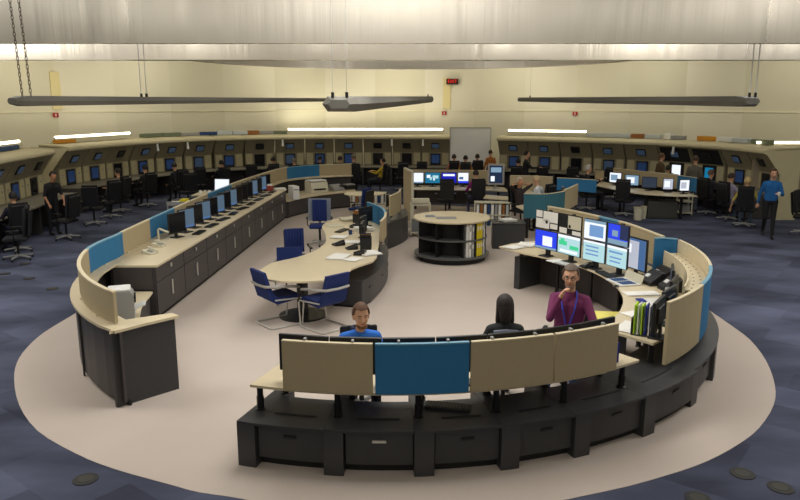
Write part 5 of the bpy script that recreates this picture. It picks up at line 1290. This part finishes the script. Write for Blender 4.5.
# extra dark chairs in the aisle
for l, x, y, a in [('dark swivel chair at the right edge beside the man in blue', 10.45, 17.9, -40), ('dark empty swivel chair between second island and right back desk', 6.75, 20.95, 60) , ('dark swivel chair before the world map monitor', 1.38, 21.0, 95),
                   ('dark empty swivel chair at the left consoles near the side panel', -8.6, 20.6, 150), ('dark empty swivel chair in the back left bend of consoles', -7.2, 25.0, 120),
                   ('dark empty swivel chair in the back row behind the laptop', -5.6, 26.3, 110), ('dark empty swivel chair in the back row left of the whiteboard', .9, 27.6, 80), ('dark empty swivel chair in the back row beyond the middle table', .1, 27.4, 95),
                   ('dark empty swivel chair right of the man in the dark suit', 5.3, 25.7, 60), ('dark empty swivel chair behind the reading person', 6.3, 25.2, 55), ('dark swivel chair at the console behind the right back desk', 7.6, 24.9, 50),
                   ('dark swivel chair in the dark aisle left of the small side desk', -7.0, 23.0, 130)]:
    d = dup(proto_ch, (x, y, .004 if (abs(x) < 5 and y < 23.3) else 0), a, l)
papers('white sheet held up by the reading person', (6.52, 22.2, 1.05), 0, .3, .01, 1); o = bpy.data.objects[-1] if False else None
strip_props()

# ------------------------------------------------------------------ light and camera
for x in (-7.5, 0, 7.5):
    for y, p in ((-1.5, 60), (8.2, 205), (13, 125), (18.8, 34), (24.5, 20)):
        area('ceiling_light', (x, y, 5.3), 3.2, p, (1, .98, .94))
for x, p in ((-9.2, 14), (-6.3, 30), (-5.5, 16), (-3.2, 14), (-1.2, 40), (.6, 34), (2.2, 12), (4.2, 16), (6.3, 20), (8.2, 44), (9.3, 20)):
    area('highlight_helper', (x, 1.9, 5.15), .3, p * .32, (1, .97, .9), (R(86), 0, 0))  # added unseen lights, placed to mirror as streaks on the near metal band
for x, p in ((-11.6, 60), (-10.4, 40), (-5.5, 22), (-2.2, 12), (3.0, 20), (4.1, 8), (7.0, 40), (11.6, 36)):
    area('highlight_helper', (x, 11.0, 4.9), .3, p * .6, (1, .97, .9), (R(90), 0, 0))  # added lights hidden behind the near band, for highlights on the second
for x in (-4.4, 4.6):
    area('highlight_helper', (x, 17.2, 4.9), .3, 16, (1, .97, .9), (R(90), 0, R(x * 4)))  # added hidden pair that brightens the curved drum
for a in range(10, 171, 20):
    area('wall_fill', (13.2 * math.cos(R(a)), 16 + 13.2 * math.sin(R(a)), 5.4), 1.6, 32, (1, .97, .88), (R(48), 0, R(a - 90)), .4)  # added unseen fill lights that brighten the back wall
w = bpy.data.worlds.new('world'); sc.world = w; w.use_nodes = True
w.node_tree.nodes['Background'].inputs[0].default_value = (.9, .82, .7, 1); w.node_tree.nodes['Background'].inputs[1].default_value = .08
cam = bpy.data.cameras.new('camera'); co = bpy.data.objects.new('camera', cam); COL.objects.link(co)
co.location = (0, 0, 3.3); co.rotation_euler = (PI / 2 - math.atan(145 / 700), 0, 0)
cam.sensor_width = 36; cam.lens = 31.5; cam.clip_end = 200
sc.camera = co
sc.view_settings.view_transform = 'Standard'; sc.view_settings.look = 'None'; sc.view_settings.exposure = .15; sc.view_settings.gamma = 1; sc.view_settings.use_curve_mapping = False
